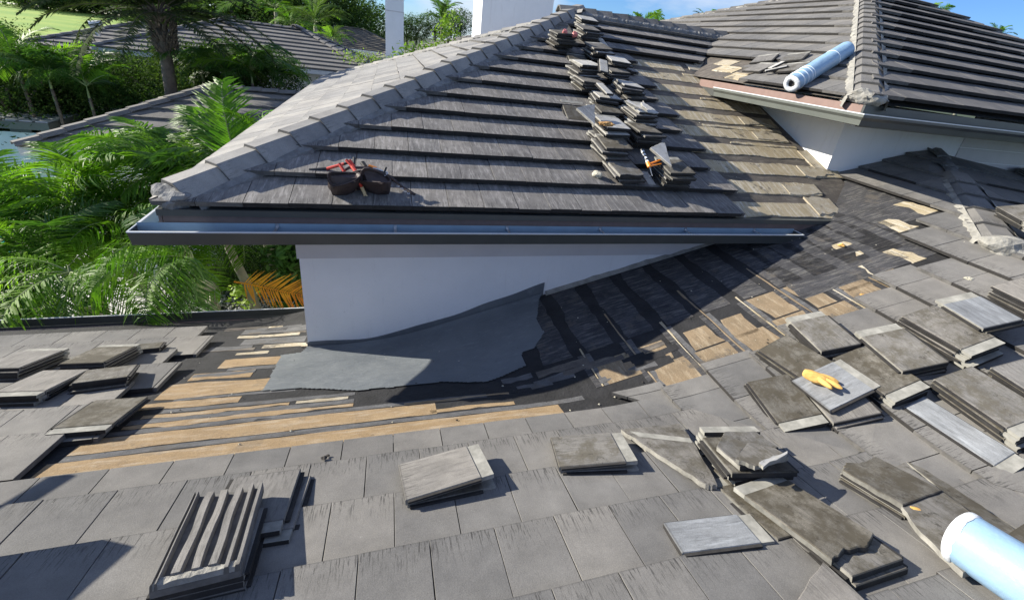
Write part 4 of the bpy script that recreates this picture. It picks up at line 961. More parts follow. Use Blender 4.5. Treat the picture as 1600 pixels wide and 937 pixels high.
# ------------------------------------------------------------------ tool belt on the middle roof
def P_F(px, h): return hitp(px, Fz, h)
def belt():
    nF = frame(Fz, (0, 1)).col[2]; up = frame(Fz, (0, 1)).col[1]; X = Vector((1, 0, 0))
    r = empty('tool_belt', P_F((565, 290), .06), 'dark leather tool belt with two pouches, full of red-handled tools, above the gutter', 'tool belt')
    def pouch(c, w_, h_, d_, ang, name='pouch'):
        M3 = Matrix.Translation(c) @ Matrix((X, up, nF)).transposed().to_4x4() @ Matrix.Rotation(ang, 4, 'Z') @ Matrix.Rotation(.35, 4, 'X')
        g = MB(); n = 16; lv = [(-.02, .66), (.03, .8), (h_*.5, .98), (h_*.9, 1.0), (h_, 1.04)]
        for z, s in lv:
            for j in range(n):
                a = 2*math.pi*j/n; cc, ss = math.cos(a), math.sin(a); e = .7
                x = math.copysign(abs(cc)**e, cc)*w_/2*s; y = math.copysign(abs(ss)**e, ss)*d_/2*s
                g.V.append(M3 @ Vector((x+.015*noise.noise(Vector((a*2, z*12, 7))), y-.02*z+.02*noise.noise(Vector((x*14, z*14, 2))), z+(.035*math.sin(2*a+ang*9)*(z/h_) if z > .05 else 0)+.012*noise.noise(Vector((x*20, y*20, z*9)))))); g.U.append((0, 0))
        for i in range(len(lv)-1):
            for j in range(n): g.F.append((i*n+j, i*n+(j+1) % n, (i+1)*n+(j+1) % n, (i+1)*n+j)); g.M.append(0)
        g.F.append(tuple(reversed(range(n)))); g.M.append(0)
        # inner floor below the rim and a rolled hem
        k = len(g.V)
        for j in range(n):
            a = 2*math.pi*j/n; cc, ss = math.cos(a), math.sin(a); x = math.copysign(abs(cc)**.7, cc)*w_*.43; y = math.copysign(abs(ss)**.7, ss)*d_*.43; g.V.append(M3 @ Vector((x, y, h_*.9+.03*math.sin(2*a+ang*9)+.03*noise.noise(Vector((x*30, y*30, 1)))))); g.U.append((0, 0))
        for j in range(n): g.F.append(((len(lv)-1)*n+j, (len(lv)-1)*n+(j+1) % n, k+(j+1) % n, k+j)); g.M.append(0)
        g.F.append(tuple(k+j for j in range(n))); g.M.append(0)
        po = g.build(name, [M['leather']], r)
        g = MB(); pts = [M3 @ Vector((math.copysign(abs(math.cos(a))**.7, math.cos(a))*w_/2, math.copysign(abs(math.sin(a))**.7, math.sin(a))*d_/2, h_+.035*math.sin(2*a+ang*9))) for a in [2*math.pi*j/16 for j in range(17)]]
        g.tube(pts, .007, 5, cap=False); g.build('hem', [M['leather']], po); return M3
    m1 = pouch(P_F((537, 300), .05), .27, .26, .12, .3); m2 = pouch(P_F((592, 299), .05), .27, .25, .12, -.3); pouch(P_F((566, 292), .05), .22, .2, .12, .0, 'middle_pouch')
    g = MB(); g.tube([P_F(p, h) for p, h in (((520, 278), .12), ((545, 262), .2), ((580, 262), .21), ((610, 276), .14), ((628, 292), .07), ((648, 304), .065))], .014, 6); g.build('strap', [M['leather']], r)
    g = MB()
    for p in ((622, 291), (628, 295), (633, 299), (638, 302)):
        c = P_F(p, .085); g.tube([c+(X*math.cos(a)+up*math.sin(a))*.012 for a in [j*math.pi/4 for j in range(9)]], .003, 5, cap=False)
    g.build('grommet', [M['steel']], r)
    def tool(name, pts, rad, mats, label, cat, extra=None):
        g = MB(); q = [P_F(p, h) for p, h in pts]; seg = len(q)-1
        for i in range(seg): g.tube([q[i], q[i+1]], rad[i], 8, i % len(mats))
        if extra: extra(g, q)
        o = g.build(name, mats); return tag(o, label, cat)
    tool('hammer', [((483, 266), .075), ((510, 264), .085), ((538, 256), .17), ((553, 252), .20)], [.017, .0145, .013], [M['black'], M['red']], 'hammer with black and red handle sticking out left of the tool belt', 'hammer', lambda g, q: g.tube([q[-1]+up*.05, q[-1]-up*.05], [.016, .013], 8, 0))
    tool('pliers', [((541, 250), .23), ((552, 262), .2), ((560, 276), .17)], [.014, .012], [M['red'], M['black']], 'red-handled pliers standing in the left pouch', 'pliers', lambda g, q: g.tube([q[0]+X*.03, q[1]+X*.015], .013, 8, 0))
    tool('utility_knife', [((550, 260), .22), ((556, 268), .21)], [.018], [M['red']], 'bright red utility knife wedged between the two pouches', 'knife')
    tool('snips', [((576, 259), .22), ((588, 263), .21)], [.014], [M['orange']], 'orange-red tin snips lying over the right pouch', 'snips')
    tool('pry_bar', [((555, 274), .2), ((575, 273), .21), ((588, 269), .2)], [.006, .006], [M['steel']], 'thin bare steel pry bar across the pouches', 'pry bar')
    tool('wood_hammer', [((560, 283), .2), ((565, 292), .14), ((570, 303), .08)], [.014, .016], [M['red'], M['woodh']], 'flat wooden-handled tool hanging down between the pouches', 'hammer', lambda g, q: (g.tube([q[-1], q[-1]+(q[-1]-q[-2])*.35+X*.012], .009, 6, 1), g.tube([q[-1], q[-1]+(q[-1]-q[-2])*.3-X*.014], .009, 6, 1)))
    tool('chisel', [((530, 256), .25), ((538, 268), .22)], [.015], [M['red']], 'short red chisel handle in the left pouch', 'chisel')
    tool('screwdriver', [((603, 262), .22), ((598, 274), .2)], [.013], [M['black']], 'black screwdriver handle in the right pouch', 'screwdriver')
    tool('square', [((583, 262), .24), ((606, 270), .2), ((600, 276), .2)], [.007, .007], [M['steel']], 'thin steel square standing in the right pouch', 'square')
    tool('tape_measure', [((566, 254), .2), ((571, 261), .19)], [.022], [M['black']], 'black tape measure on top of the tool belt', 'tape measure')
    tool('marker', [((572, 262), .2), ((577, 270), .19)], [.012], [M['rollwhite']], 'white marker beside the black tape measure', 'marker')
belt()
# caulking gun and small things on the middle roof
def gun():
    nF = frame(Fz, (0, 1)).col[2]; r = empty('caulking_gun', P_F((1010, 257), .08), 'orange caulking gun hanging between the two lowest stacks', 'caulking gun')
    a = P_F((1003, 234), .3); b = P_F((1012, 254), .27); g = MB(); n = 8
    for i in range(n): g.tube([a.lerp(b, i/n), a.lerp(b, (i+1)/n)], .021, 8, i % 2)
    g.build('tube', [M['black'], M['rollwhite']], r)
    g = MB(); g.tube([b, P_F((1015, 261), .26)], .024, 8); g.tube([P_F((1013, 257), .27), P_F((1032, 250), .31)], .013, 8); g.build('grip', [M['orange']], r)
    g = MB(); g.tube([P_F((1014, 260), .27), P_F((1033, 256), .29)], .009, 8); g.build('trigger', [M['orange']], r)
    g = MB(); g.tube([P_F((1015, 261), .26), P_F((1019, 274), .2), P_F((1014, 276), .18)], .005, 6); g.build('rod', [M['steel']], r)
gun()
tag(blob('rubble_lump', P_F((933, 273), .09), .055, M['stone'], None, 2, (1, 1.3, .8)), 'fist-sized pale rubble lump left of the lowest stack', 'rubble')
tag(blob('reddish_lump', P_F((883, 50), .37), .045, M['pinkish'], None, 3), 'left of two reddish rubber lumps on the dark upper stack', 'rubber lump')
tag(blob('reddish_lump', P_F((898, 54), .37), .048, M['pinkish'], None, 5), 'right of two reddish rubber lumps on the dark upper stack', 'rubber lump')
tag(blob('rusty_debris', P_F((948, 194), .47), .05, mat_simple('rusty_crumbs', (.5, .28, .1), .9, .4, 30, .01), None, 8, (1.9, 1, .5), .6), 'rusty orange debris on the tall left stack', 'debris')
def foam():
    c = hitp((1279, 591), Rz, .2); nR = frame(Rz, (1, 0)).col[2]; g = MB()
    r = blob('glove', c, .085, M['glove'], None, 6, (1.35, .62, .5), .25, Matrix.Rotation(-.7, 4, 'Z'))
    tag(r, 'bright yellow-orange glove with stubby fingers on the right slope stacks', 'glove')
    d = (hitp((1298, 600), Rz, .2)-c).normalized()
    sd = Vector((d.y, -d.x, 0))
    for i, (f_, o_) in enumerate(((.05, -.05), (.09, -.005), (.055, .045))):
        blob('finger', c+d*f_+sd*o_+Vector((0, 0, .012)), .05, M['glove'], r, 11+i, (1.45, .46, .45), .12, Matrix.Rotation(math.atan2(d.y, d.x)-(i-1)*.3, 4, 'Z'))
foam()
for p, s, k, lab in (((1416, 783), 1, 21, 'upper orange peel-like scrap on the dark slanting tile'), ((1434, 796), .9, 22, 'lower orange peel-like scrap on the dark slanting tile')):
    tag(blob('orange_scrap', hitp(p, Bz, .13), .028*s, M['orange'] if 0 else M['glove'], None, k, (1.5, .5, .35), .3, Matrix.Rotation(-.7, 4, 'Z')), lab, 'scrap')
bits = [((1513, 435), Rz, .03, 'stone', 'pale chip alone on a right-slope tile'), ((1527, 466), Rz, .05, 'debris', 'black crumpled lump beside the pale-edged stack'), ((1135, 862), Bz, .026, 'debris', 'dark crumb at the edge of the smooth foreground tile'), ((506, 715), Bz, .014, 'debris', 'larger black flake left of the tipped pair'), ((512, 711), Bz, .01, 'debris', 'smaller black flake left of the tipped pair'),
 ((1513, 748), Bz, .02, 'debris', 'black twig end below the narrow slate tile'), ((1316, 383), Rz, .035, 'glove', 'yellow crumbling foam bit near the eave corner'), ((1350, 462), Rz, .03, 'glove', 'yellow crumbling foam bit at the stripped edge')]
for i, (p, fz, s, mm, lab) in enumerate(bits):
    tag(blob('debris_bit', hitp(p, fz, .065 if mm != 'glove' else .02), s, M[mm], None, 40+i, (1.2, .9, .5), .7), lab, 'debris')
# scattered crumbs
cr_ = MB(); rr = random.Random(11)
for _ in range(420):
    z_ = rr.random()
    if z_ < .45: x = rr.uniform(-2, 5); y = rr.uniform(.3, 4.3); hz_ = Dz
    elif z_ < .75: x = rr.uniform(2.5, 6.5); y = rr.uniform(.8, 4.2); hz_ = Dz
    else: x = rr.uniform(4, 6); y = rr.uniform(4.3, 8); hz_ = Fz
    s = rr.uniform(.003, .011); h = hz_(x, y)+(.045 if hz_ is Dz and (y < 2.4 or x > 4.5) else .01); k = len(cr_.V); a = rr.random()*6
    for j in range(4): cr_.V.append(Vector((x+s*math.cos(a+j*1.57)*rr.uniform(.6, 1.6), y+s*math.sin(a+j*1.57), h))); cr_.U.append((0, 0))
    cr_.V.append(Vector((x, y, h+s*.8))); cr_.U.append((0, 0)); mm = rr.randrange(2)
    for j in range(4): cr_.F.append((k+j, k+(j+1) % 4, k+4)); cr_.M.append(mm)
tag(cr_.build('crumbs', [M['stone'], M['debris']]), 'crumbs of mortar and felt scattered over the roof', 'rubble', kind='stuff')
# ------------------------------------------------------------------ chimneys
def chimney(name, x0, y0, x1, y1, z0, z1, label, band=None):
    r = empty(name, ((x0+x1)/2, (y0+y1)/2, z0), label, 'chimney')
    g = MB(); g.box((x0, y0, z0), (x1, y1, z1)); g.build('shaft', M['white'], r)
    g = MB(); e = .04
    g.box((x0-e, y0-e, z1+.001), (x1+e, y1+e, z1+.1)); g.build('cap', M['frieze'], r)
    if band:
        g = MB(); g.box((x0-.02, y0-.02, band), (x1+.02, y1+.02, band+.05)); g.build('band', M['frieze'], r)
    return r
chimney('chimney', 2.36, 13.2, 4.3, 14.6, 4.5, CZ+2.6, 'big white chimney block behind the streaked roof peak, lit on its left side')
# unseen eave corner, added and shaped to cast the lower-left shadow
def unseen_eave():
    z = CZ-1.6; r = empty('unseen_eave_corner', (-5, 1.5, 3), 'unseen higher eave corner just left of the picture, shaped to cast the shadow at lower left', 'house wing')
    g = MB(); g.box((-9, -1.6, z-.12), (-2.55, 2.42, z)); g.build('roof_slab', M['tile_b'], r)
    g = MB(); g.box((-9, 2.425, z-.10), (-3.45, 2.5, z+.01)); g.box((-3.3, 2.425, z-.05), (-3.0, 2.46, z+.06)); g.build('gutter', M['gutter'], r)
    g = MB(); g.box((-3.64, 2.51, z-.05), (-3.54, 3.30, z-.02)); g.build('shadow_bar', M['woodh'], r)  # bar added only for the narrow shadow it throws on the tiles
    g = MB(); g.box((-9, -1.6, Bz(0, 2)-.4), (-4.6, 1.9, z-.13)); g.build('wall', M['white'], r)
unseen_eave()
# ------------------------------------------------------------------ neighbouring roofs and garden buildings
def hip_house(name, label, x0, x1, y0, y1, ze, k, e=.36, wallz=0, mt='tile_l', cap_m='tile_b', walls=True, ends=(1, 1), wallmat=None, oh=.5):
    r = empty(name, ((x0+x1)/2, (y0+y1)/2, 0), label, 'house')
    hw = (y1-y0)/2; zr = ze+k*hw; rx0 = x0+hw*ends[0]; rx1 = x1-hw*ends[1]; ym = (y0+y1)/2
    def slope(org, along, upv, run, wbot, hl, hr, nm='roof_slope'):
        g = MB(); n = max(1, int(run/e)); up3 = Vector((upv[0], upv[1], k)); al = Vector((along[0], along[1], 0))
        rn = random.Random(n)
        for i in range(n):
            s0 = run*i/n; s1 = run*(i+1)/n
            a0 = org+al*(hl*s0)+up3*s0; b0 = org+al*(wbot-hr*s0)+up3*s0; a1 = org+al*(hl*s1)+up3*s1; b1 = org+al*(wbot-hr*s1)+up3*s1
            dz = Vector((0, 0, .06)); lo = Vector((0, 0, .0))
            g.poly([a0+dz, b0+dz, b1+lo, a1+lo], 0, [(0, 0), ((b0-a0).length, 0), ((b1-a0).length, .4), (0, .4)]); g.poly([a0-Vector((0, 0, .0)), b0, b0+dz, a0+dz], 1)
        g.build(nm, [M[mt], M['tile_edge'], M['butt']], r)
    slope(Vector((x0, y0, ze)), (1, 0), (0, 1), hw, x1-x0, ends[0], ends[1])
    slope(Vector((x1, y1, ze)), (-1, 0), (0, -1), hw, x1-x0, ends[1], ends[0])
    if ends[0]: slope(Vector((x0, y1, ze)), (0, -1), (1, 0), hw, y1-y0, 1, 1)
    if ends[1]: slope(Vector((x1, y0, ze)), (0, 1), (-1, 0), hw, y1-y0, 1, 1)
    cp = capmesh('ridge_tile', L=.5, w=.16, d=.07, fl=.07, mats=[M[cap_m], M['tile_edge'], M['butt']])
    segs = [((rx0, ym), (rx1, ym))]
    A = lambda p: Vector((p[0], p[1], zr))
    caps(r, A((rx1, ym)), A((rx0, ym)), None, cap=cp, e=.44, raise_=.08)
    if ends[0]:
        for yy in (y0, y1): caps(r, Vector((x0, yy, ze)), A((rx0, ym)), None, cap=cp, e=.44, raise_=.08)
    if ends[1]:
        for yy in (y0, y1): caps(r, Vector((x1, yy, ze)), A((rx1, ym)), None, cap=cp, e=.44, raise_=.08)
    if walls:
        g = MB(); g.box((x0+oh, y0+oh, 0), (x1-oh, y1-oh, ze-.1)); g.build('wall', wallmat or M['white'], r)
        g = MB(); g.box((x0+.02, y0+.02, ze-.2), (x1-.02, y1-.02, ze-.02)); g.build('fascia_board', M['lip'], r)
    return r
hip_house('low_garden_wing', 'low hipped garden wing half hidden behind the palm crowns at left', -7.55, 3.0, 12.1, 17.9, CZ-3.2, .40, e=.41, mt='tile_b')
n1 = hip_house('neighbour_house', 'neighbouring house with a long hipped tile roof behind the date palm', -16.6, -6.2, 23.5, 33.5, CZ-3.1, .37, mt='tile_b')
n2 = hip_house('neighbour_house', 'neighbouring hipped roof right of the date palm with a bluish wall under its eave', -11.0, -.4, 23.0, 30.2, CZ-2.0, .40, mt='tile_b', wallmat=M['frieze'])
n3 = hip_house('neighbour_house', 'far roof rising toward the narrow chimney', -1.0, 16, 30, 46, CZ-2.2, .34, mt='tile_b')
n4 = hip_house('neighbour_house', 'farthest brownish tile roof left of the narrow chimney', -9, 2.2, 47, 56, CZ-2.0, .36, mt='moss', cap_m='moss')
chimney('chimney', -.15, 32.6, .95, 33.8, CZ-3, CZ+1.75, 'narrow white chimney on the far roof against the clouds', band=CZ+1.0)
for p, yy, lab in (((150, 41), 26.2, 'small white roof vent high on the neighbouring roof'), ((299, 64), 25.6, 'small white roof vent near the valley of the neighbouring roof')):
    d = ray(*p); q = d*(yy/d.y)+Vector((0, 0, CZ)); r = empty('roof_vent', q-Vector((0, 0, .3)), lab, 'roof vent')
    g = MB(); g.tube([q-Vector((0, 0, .4)), q], .1, 10); g.build('pipe', [M['steel']], r)
    g = MB(); g.tube([q+Vector((-.2, -.1, .0)), q+Vector((.22, .1, .08))], [.17, .17], 12); g.build('hood', [M['white']], r)
# pergola with frosted panels
def pergola():
    r = empty('pergola', (-13, 19, 0), 'flat grey-roofed pergola with frosted white panels at the left edge', 'pergola')
    zt = CZ-3.9; g = MB(); g.box((-17, 17.6, zt-.22), (-10.0, 21.5, zt)); g.build('roof_frame', [M['gutter_t']], r)
    g = MB(); 
    for i in range(18): g.box((-16.9+i*.385, 17.7, zt+.002), (-16.9+i*.385+.3, 21.4, zt+.03))
    g.build('roof_slats', [M['lip']], r)
    for x, y in ((-10.2, 17.8), (-12.6, 17.8), (-16.8, 17.8), (-10.2, 21.3)):
        g = MB(); g.box((x-.09, y-.09, 0), (x+.09, y+.09, zt-.221)); g.build('post', [M['gutter_t']], r)
    fm = mat_simple('frosted_panel', (.55, .66, .66), .5, .05, 2)
    for a, b in ((-12.5, -10.3), (-16.7, -12.7)):
        g = MB(); g.box((a, 17.78, .05), (b, 17.82, zt-.35)); g.build('panel', [fm], r)
    for i in range(8):
        g = MB(); g.box((-16.5+i*.78, 17.72, zt-.34), (-16.5+i*.78+.5, 17.77, zt-.25)); g.build('light_fitting', [M['gutter']], r)
pergola()
def screen():
    r = empty('slatted_screen', (-9.2, 20, 0), 'pale slatted screen between the pergola and the garden wing', 'screen')
    for i in range(9):
        g = MB(); g.box((-9.9, 20, .5+i*.27), (-7.9, 20.06, .5+i*.27+.12)); g.build('slat', [M['lip']], r)
    for x in (-9.95, -7.85):
        g = MB(); g.box((x-.07, 19.95, 0), (x+.07, 20.1, 2.95)); g.build('post', [M['white']], r)
screen()
# ------------------------------------------------------------------ vegetation
def frondmesh(name, L, nl, ll, mats, droop=.9, seed=0, wl=.02, curl=.5, side=.5, arch=.6, tw=0.0):
    """pinnate frond along +x, arching up then drooping"""
    r = random.Random(seed); g = MB(); pts = []; p = Vector((0, 0, 0)); a = arch; n = 14
    for i in range(n+1): pts.append(p.copy()); p += Vector((math.cos(a), side*.06*math.sin(i*.4+seed), math.sin(a)))*L/n; a -= (arch+droop)/n*(.5+i/n)
    g.tube(pts, [.016*(1-.75*i/n) for i in range(n+1)], 5, 1, cap=False)
    for i in range(nl):
        t = .12+.88*i/(nl-1); f = t*n; k = min(int(f), n-1); q = pts[k].lerp(pts[k+1], f-k); d = (pts[k+1]-pts[k]).normalized()
        ln = ll*math.sin(math.pi*(.18+.78*t))**.6*r.uniform(.85, 1.1)
        for s in (-1, 1):
            S_ = d.cross(Vector((0, 0, 1))).normalized()*s; out = (S_*r.uniform(.8, 1.0)+d*r.uniform(.55, .9)+Vector((0, 0, r.uniform(.0, .45)))).normalized()
            c = q.copy(); w_ = wl*r.uniform(.8, 1.2); seg = 4; pr = None; v = out.copy(); wd = v.cross(Vector((0, 0, 1))).normalized(); kk = len(g.V)
            cu = curl*r.uniform(.6, 1.5)
            for j in range(seg+1):
                ww = w_*(1-(j/seg)**2*.95)*(.55 if j == 0 else 1); rot = wd*math.cos(tw*s)+Vector((0, 0, 1))*math.sin(tw*s)
                g.V += [c-rot*ww, c+rot*ww]; g.U += [(0, 0), (1, 1)]
                c = c+v*ln/seg; v = (v+Vector((0, 0, -cu/seg*1.3))).normalized()
            for j in range(seg): g.F.append((kk+j*2, kk+j*2+1, kk+j*2+3, kk+j*2+2)); g.M.append(0)
    return g.mesh(name, mats)
FR = [frondmesh('frond', 2.3, 46, .8, [M['frond'], M['stem']], dr, sd, .021, cu*1.5, arch=ar) for sd, dr, cu, ar in ((1, 1.1, .7, .7), (2, 1.3, 1.0, .5), (3, .8, .6, .9), (4, 1.5, 1.1, .3))]
FRD = [frondmesh('frond', 2.2, 50, .7, [M['frond_dark'], M['stem']], dr, sd, .02, cu, arch=ar) for sd, dr, cu, ar in ((5, 1.2, .8, .6), (6, 1.5, 1.1, .4))]
FRH = [frondmesh('frond', 2.2, 40, .95, [M['frond'], M['stem']], dr, sd, .0165, 1.7, arch=ar) for sd, dr, ar in ((21, 1.5, .7), (22, 1.8, .4))]+[frondmesh('frond', 2.1, 38, .9, [M['frond_dark'], M['stem']], 1.6, 23, .0165, 1.8, arch=.5)]
FR += FRH[:2]; FRD += FRH[2:]
FRG = frondmesh('frond', 1.5, 34, .42, [M['frond_gold'], M['frond_gold']], .5, 9, .014, .25, arch=.1)
def palm(base, crown, n, label, group, wind=(.0, 0), bow=1.0, els=(-.3, .95), sc_=1.0, dark=.3, seed=0, tr=.085, dirs=None, trunkmat=None, shaft=True, frs=None):
    r = random.Random(seed); base = Vector(base); crown = Vector(crown)
    root = empty('palm_tree', base, label, 'palm', group)
    g = MB(); pts = [base.lerp(crown, t)+Vector((.12*math.sin(t*3+seed), .1*math.sin(t*2.2), 0))*bow*(1-t)*t*4 for t in [i/14 for i in range(15)]]
    pts = [q_-Vector((0, 0, .35*i_/14)) for i_, q_ in enumerate(pts)]
    g.tube(pts, [tr*(1.25-.45*i/14+(.06 if i % 2 else 0)) for i in range(15)], 10, 0); g.build('trunk', [trunkmat or M['trunk']], root, True)
    if shaft:
        g = MB(); g.tube([crown-Vector((0, 0, .7)), crown-Vector((0, 0, .3)), crown+Vector((0, 0, .1))], [tr*.8, tr*.7, tr*.1], 10); g.build('crownshaft', [M['stem']], root, True)
    for i in range(n):
        az = 2*math.pi*i/n*2.4+r.uniform(-.25, .25); el = r.uniform(*els)*(1 if i > 2 else 1.2)
        if dirs and i < len(dirs): az, el = dirs[i]
        me = r.choice(frs) if frs else r.choice(FRD if r.random() < dark else FR)
        d = Matrix.Rotation(az, 4, 'Z') @ Matrix.Rotation(-el, 4, 'Y') @ Matrix.Rotation(r.uniform(-.5, .5), 4, 'X')
        link('frond', me, root, Matrix.Translation(crown+Vector((wind[0]*.0, 0, 0))) @ d @ Matrix.Scale(sc_*r.uniform(.85, 1.1), 4))
    return root
def at(px, y): d = ray(*px); return d*(y/d.y)+Vector((0, 0, CZ))
GP = 'garden palms left of the gutter'
def P2(px, y, gx=0, gy=0):
    c = at(px, y); return (c.x+gx, c.y+gy, 0), c
for px, y, n, lab, sd, sc_, dk_, gx, gy, dirs in (
    ((392, 292), 9.6, 17, 'palm with upright bright fronds nearest the left eave of the streaked roof', 1, .9, .1, -.3, 1.9, [(1.9, 1.25), (1.2, 1.1), (2.6, .9)]),
    ((268, 312), 9.5, 18, 'palm whose crown overlaps the low garden wing roof', 2, .85, .1, .3, .2, [(2.0, .9), (1.2, .8)]),
    ((135, 345), 9.2, 18, 'leftmost tall palm over the pool edge', 3, .85, .25, -.2, 0, None),
    ((338, 305), 9.7, 16, 'palm crowded between the two tallest crowns beside the left eave', 21, .85, .1, .2, .6, [(1.8, 1.2), (2.4, 1.0)]),
    ((195, 395), 8.6, 16, 'palm in front of the patio, crown just below the gutter corner', 4, .8, .2, .4, .4, None),
    ((70, 440), 7.9, 14, 'palm with wind-combed fronds above the white patio', 5, .75, .3, -.3, .2, None),
    ((5, 395), 8.4, 15, 'palm cut by the left picture edge', 6, .85, .2, 0, 0, None)):
    b, c = P2(px, y, gx, gy); palm(b, c, n, lab, GP, seed=sd, sc_=sc_, dark=dk_, dirs=dirs)
b, c = (-4.0, 10.7, 0), at((300, 402), 6.75)
palm(b, c, 9, 'palm whose fronds hang over the low roof gutter', GP, seed=12, sc_=.58, frs=FRH, dirs=[(-1.5, -.1), (-2.0, -.5), (-1.35, -.6), (-2.5, -.1), (-2.9, .1), (-1.6, -.9), (-1.75, -.3), (2.6, .6), (-2.2, .4)])
b, c = (-5.6, 9.3, 0), at((110, 425), 6.75)
palm(b, c, 9, 'palm whose dark fronds brush the left stacks of tiles', GP, seed=13, sc_=.62, frs=FRH, dirs=[(-1.0, -.4), (-1.6, -.7), (-2.3, -.5), (-.6, -.3), (-2.8, -.2), (-.4, .0), (-1.9, -.2), (3, .1), (-1.3, -.9)])
palm((-3.2, 12.6, 0), at((372, 300), 12.0), 6, 'slim palm trunk seen under the gutter', GP, seed=14, sc_=.7, dark=.9)
gr = link('palm_frond', FRG, None, Matrix.Translation(at((366, 440), 7.9)) @ Matrix.Rotation(-.25, 4, 'Z') @ Matrix.Rotation(.12, 4, 'Y') @ Matrix.Rotation(.9, 4, 'X') @ Matrix.Scale(.98, 4))
tag(gr, 'dying golden orange palm frond beside the white wall', 'palm frond')
def leafcloud(name, n, mats, rad=(1, 1, 1), lf=.09, seed=0, clump=14, hollow=.45):
    r = random.Random(seed); g = MB()
    for c in range(n//clump):
        while True:
            v = Vector((r.uniform(-1, 1), r.uniform(-1, 1), r.uniform(-1, 1)))
            if hollow < v.length < 1: break
        v *= 1+.28*noise.noise(v*1.8+Vector((seed, 0, 0))); cc = Vector((v.x*rad[0], v.y*rad[1], v.z*rad[2])); mi = 0 if r.random() < .7 else min(1, len(mats)-1)
        for _ in range(clump):
            p = cc+Vector((r.gauss(0, .11), r.gauss(0, .11), r.gauss(0, .08)))*max(rad); s = lf*r.uniform(.6, 1.4)
            a = Vector((r.uniform(-1, 1), r.uniform(-1, 1), r.uniform(-.7, .7))).normalized(); b = a.cross(Vector((r.uniform(-1, 1), r.uniform(-1, 1), 1))).normalized(); k = len(g.V)
            g.V += [p-a*s, p+b*s*.42, p+a*s, p-b*s*.42]; g.U += [(0, 0)]*4; g.F.append((k, k+1, k+2, k+3)); g.M.append(mi)
    return g.mesh(name, mats)
LC = [leafcloud('crown', 9000, [M['leaf'], M['leaf_far']], (1, 1, .85), .032, s) for s in (1, 2, 6)]
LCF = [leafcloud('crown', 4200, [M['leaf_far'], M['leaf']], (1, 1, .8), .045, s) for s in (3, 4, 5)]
def tree(px, y, rad, label, group, name='tree', far=False, cat='tree', sq=1.0, seed=0, zc=None, mesh=None):
    c = at(px, y); 
    if zc is not None: c.z = zc
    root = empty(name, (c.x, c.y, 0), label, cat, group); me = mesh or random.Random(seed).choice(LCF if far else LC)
    g = MB(); g.tube([Vector((c.x, c.y, 0)), Vector((c.x+.1, c.y, c.z*.5)), Vector((c.x, c.y, max(.5, c.z)))], [rad*.09, rad*.07, rad*.03], 8)
    for i in range(4):
        a = i*1.6+seed; g.tube([Vector((c.x, c.y, max(.3, c.z-rad*.5))), c+Vector((math.cos(a)*rad*.6, math.sin(a)*rad*.6, rad*.25))], [rad*.035, rad*.012], 6)
    g.build('trunk', [M['bark']], root)
    link('crown', me, root, Matrix.Translation(c) @ Matrix.Rotation(seed*1.3, 4, 'Z') @ Matrix.Diagonal((rad, rad, rad*sq, 1)))
    return root
GH = 'dark hedge trees between the garden and the neighbouring roofs'
hed = [((10, 138), 19, 1.8), ((60, 165), 20, 1.8), ((105, 160), 20.5, 1.7), ((150, 165), 20.5, 1.7), ((200, 168), 20, 1.6), ((0, 100), 21.5, 1.5), ((300, 125), 18.5, 1.3), ((340, 132), 18, 1.3), ((385, 132), 18, 1.3), ((425, 132), 18, 1.2), ((262, 140), 19.5, 1.5), ((235, 150), 21, 1.4), ((-20, 150), 22, 2.0), ((85, 130), 21.5, 1.2), ((130, 132), 21.5, 1.2), ((180, 138), 21.5, 1.2), ((365, 118), 19, .9)]
def place(p):
    h = 'at the far left' if p[0] < 60 else 'left of the date palm' if p[0] < 235 else 'by the date palm trunk' if p[0] < 290 else 'right of the date palm' if p[0] < 400 else 'beside the bluish neighbour wall'
    return h
def uniq(items, fmt):
    o = []; c = {}
    W_ = ['first', 'second', 'third', 'fourth', 'fifth', 'sixth', 'seventh', 'eighth', 'ninth', 'tenth']
    for p in items:
        h = place(p); same = sorted([q for q in items if place(q) == h]); o.append(fmt % ((W_[same.index(p)] if len(same) > 1 else 'only'), h))
    return o
HL = uniq([h[0] for h in hed], 'dense dark hedge tree, %s from the left of those %s')
for i, (p, y, rd) in enumerate(hed): tree(p, y, rd, HL[i], GH, 'hedge_tree', seed=i, sq=1.15)
GFt = 'trees on the skyline'
ft = [((330, 15), 62, 7.0), ((395, 25), 55, 6.0), ((300, -5), 70, 8), ((430, 30), 62, 5.6), ((462, 12), 58, 5.8), ((500, 35), 66, 5.6), ((525, 38), 64, 4.8), ((555, 30), 90, 5.6), ((575, 42), 85, 4.5), ((360, -15), 64, 6.5), ((30, -18), 165, 9), ((90, -14), 175, 9), ((150, -10), 180, 10), ((215, -6), 185, 11), ((260, 0), 120, 8), ((60, -22), 170, 9), ((120, -20), 180, 9), ((480, 0), 60, 5)]
TLb = uniq([f[0] for f in ft], 'broad leafy skyline tree, %s from the left of those %s')
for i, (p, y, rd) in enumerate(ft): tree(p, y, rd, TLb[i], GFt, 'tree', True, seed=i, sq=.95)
DL = ['small distant tree between the chimneys, %s from the left' % k for k in ('second', 'third', 'fourth', 'first', 'fifth')]
for i, p in enumerate(((650, 44), (680, 40), (705, 42), (635, 46), (720, 34))): tree(p, 120, 3.6, DL[i], 'distant trees between the chimneys', 'tree', True, seed=40+i)
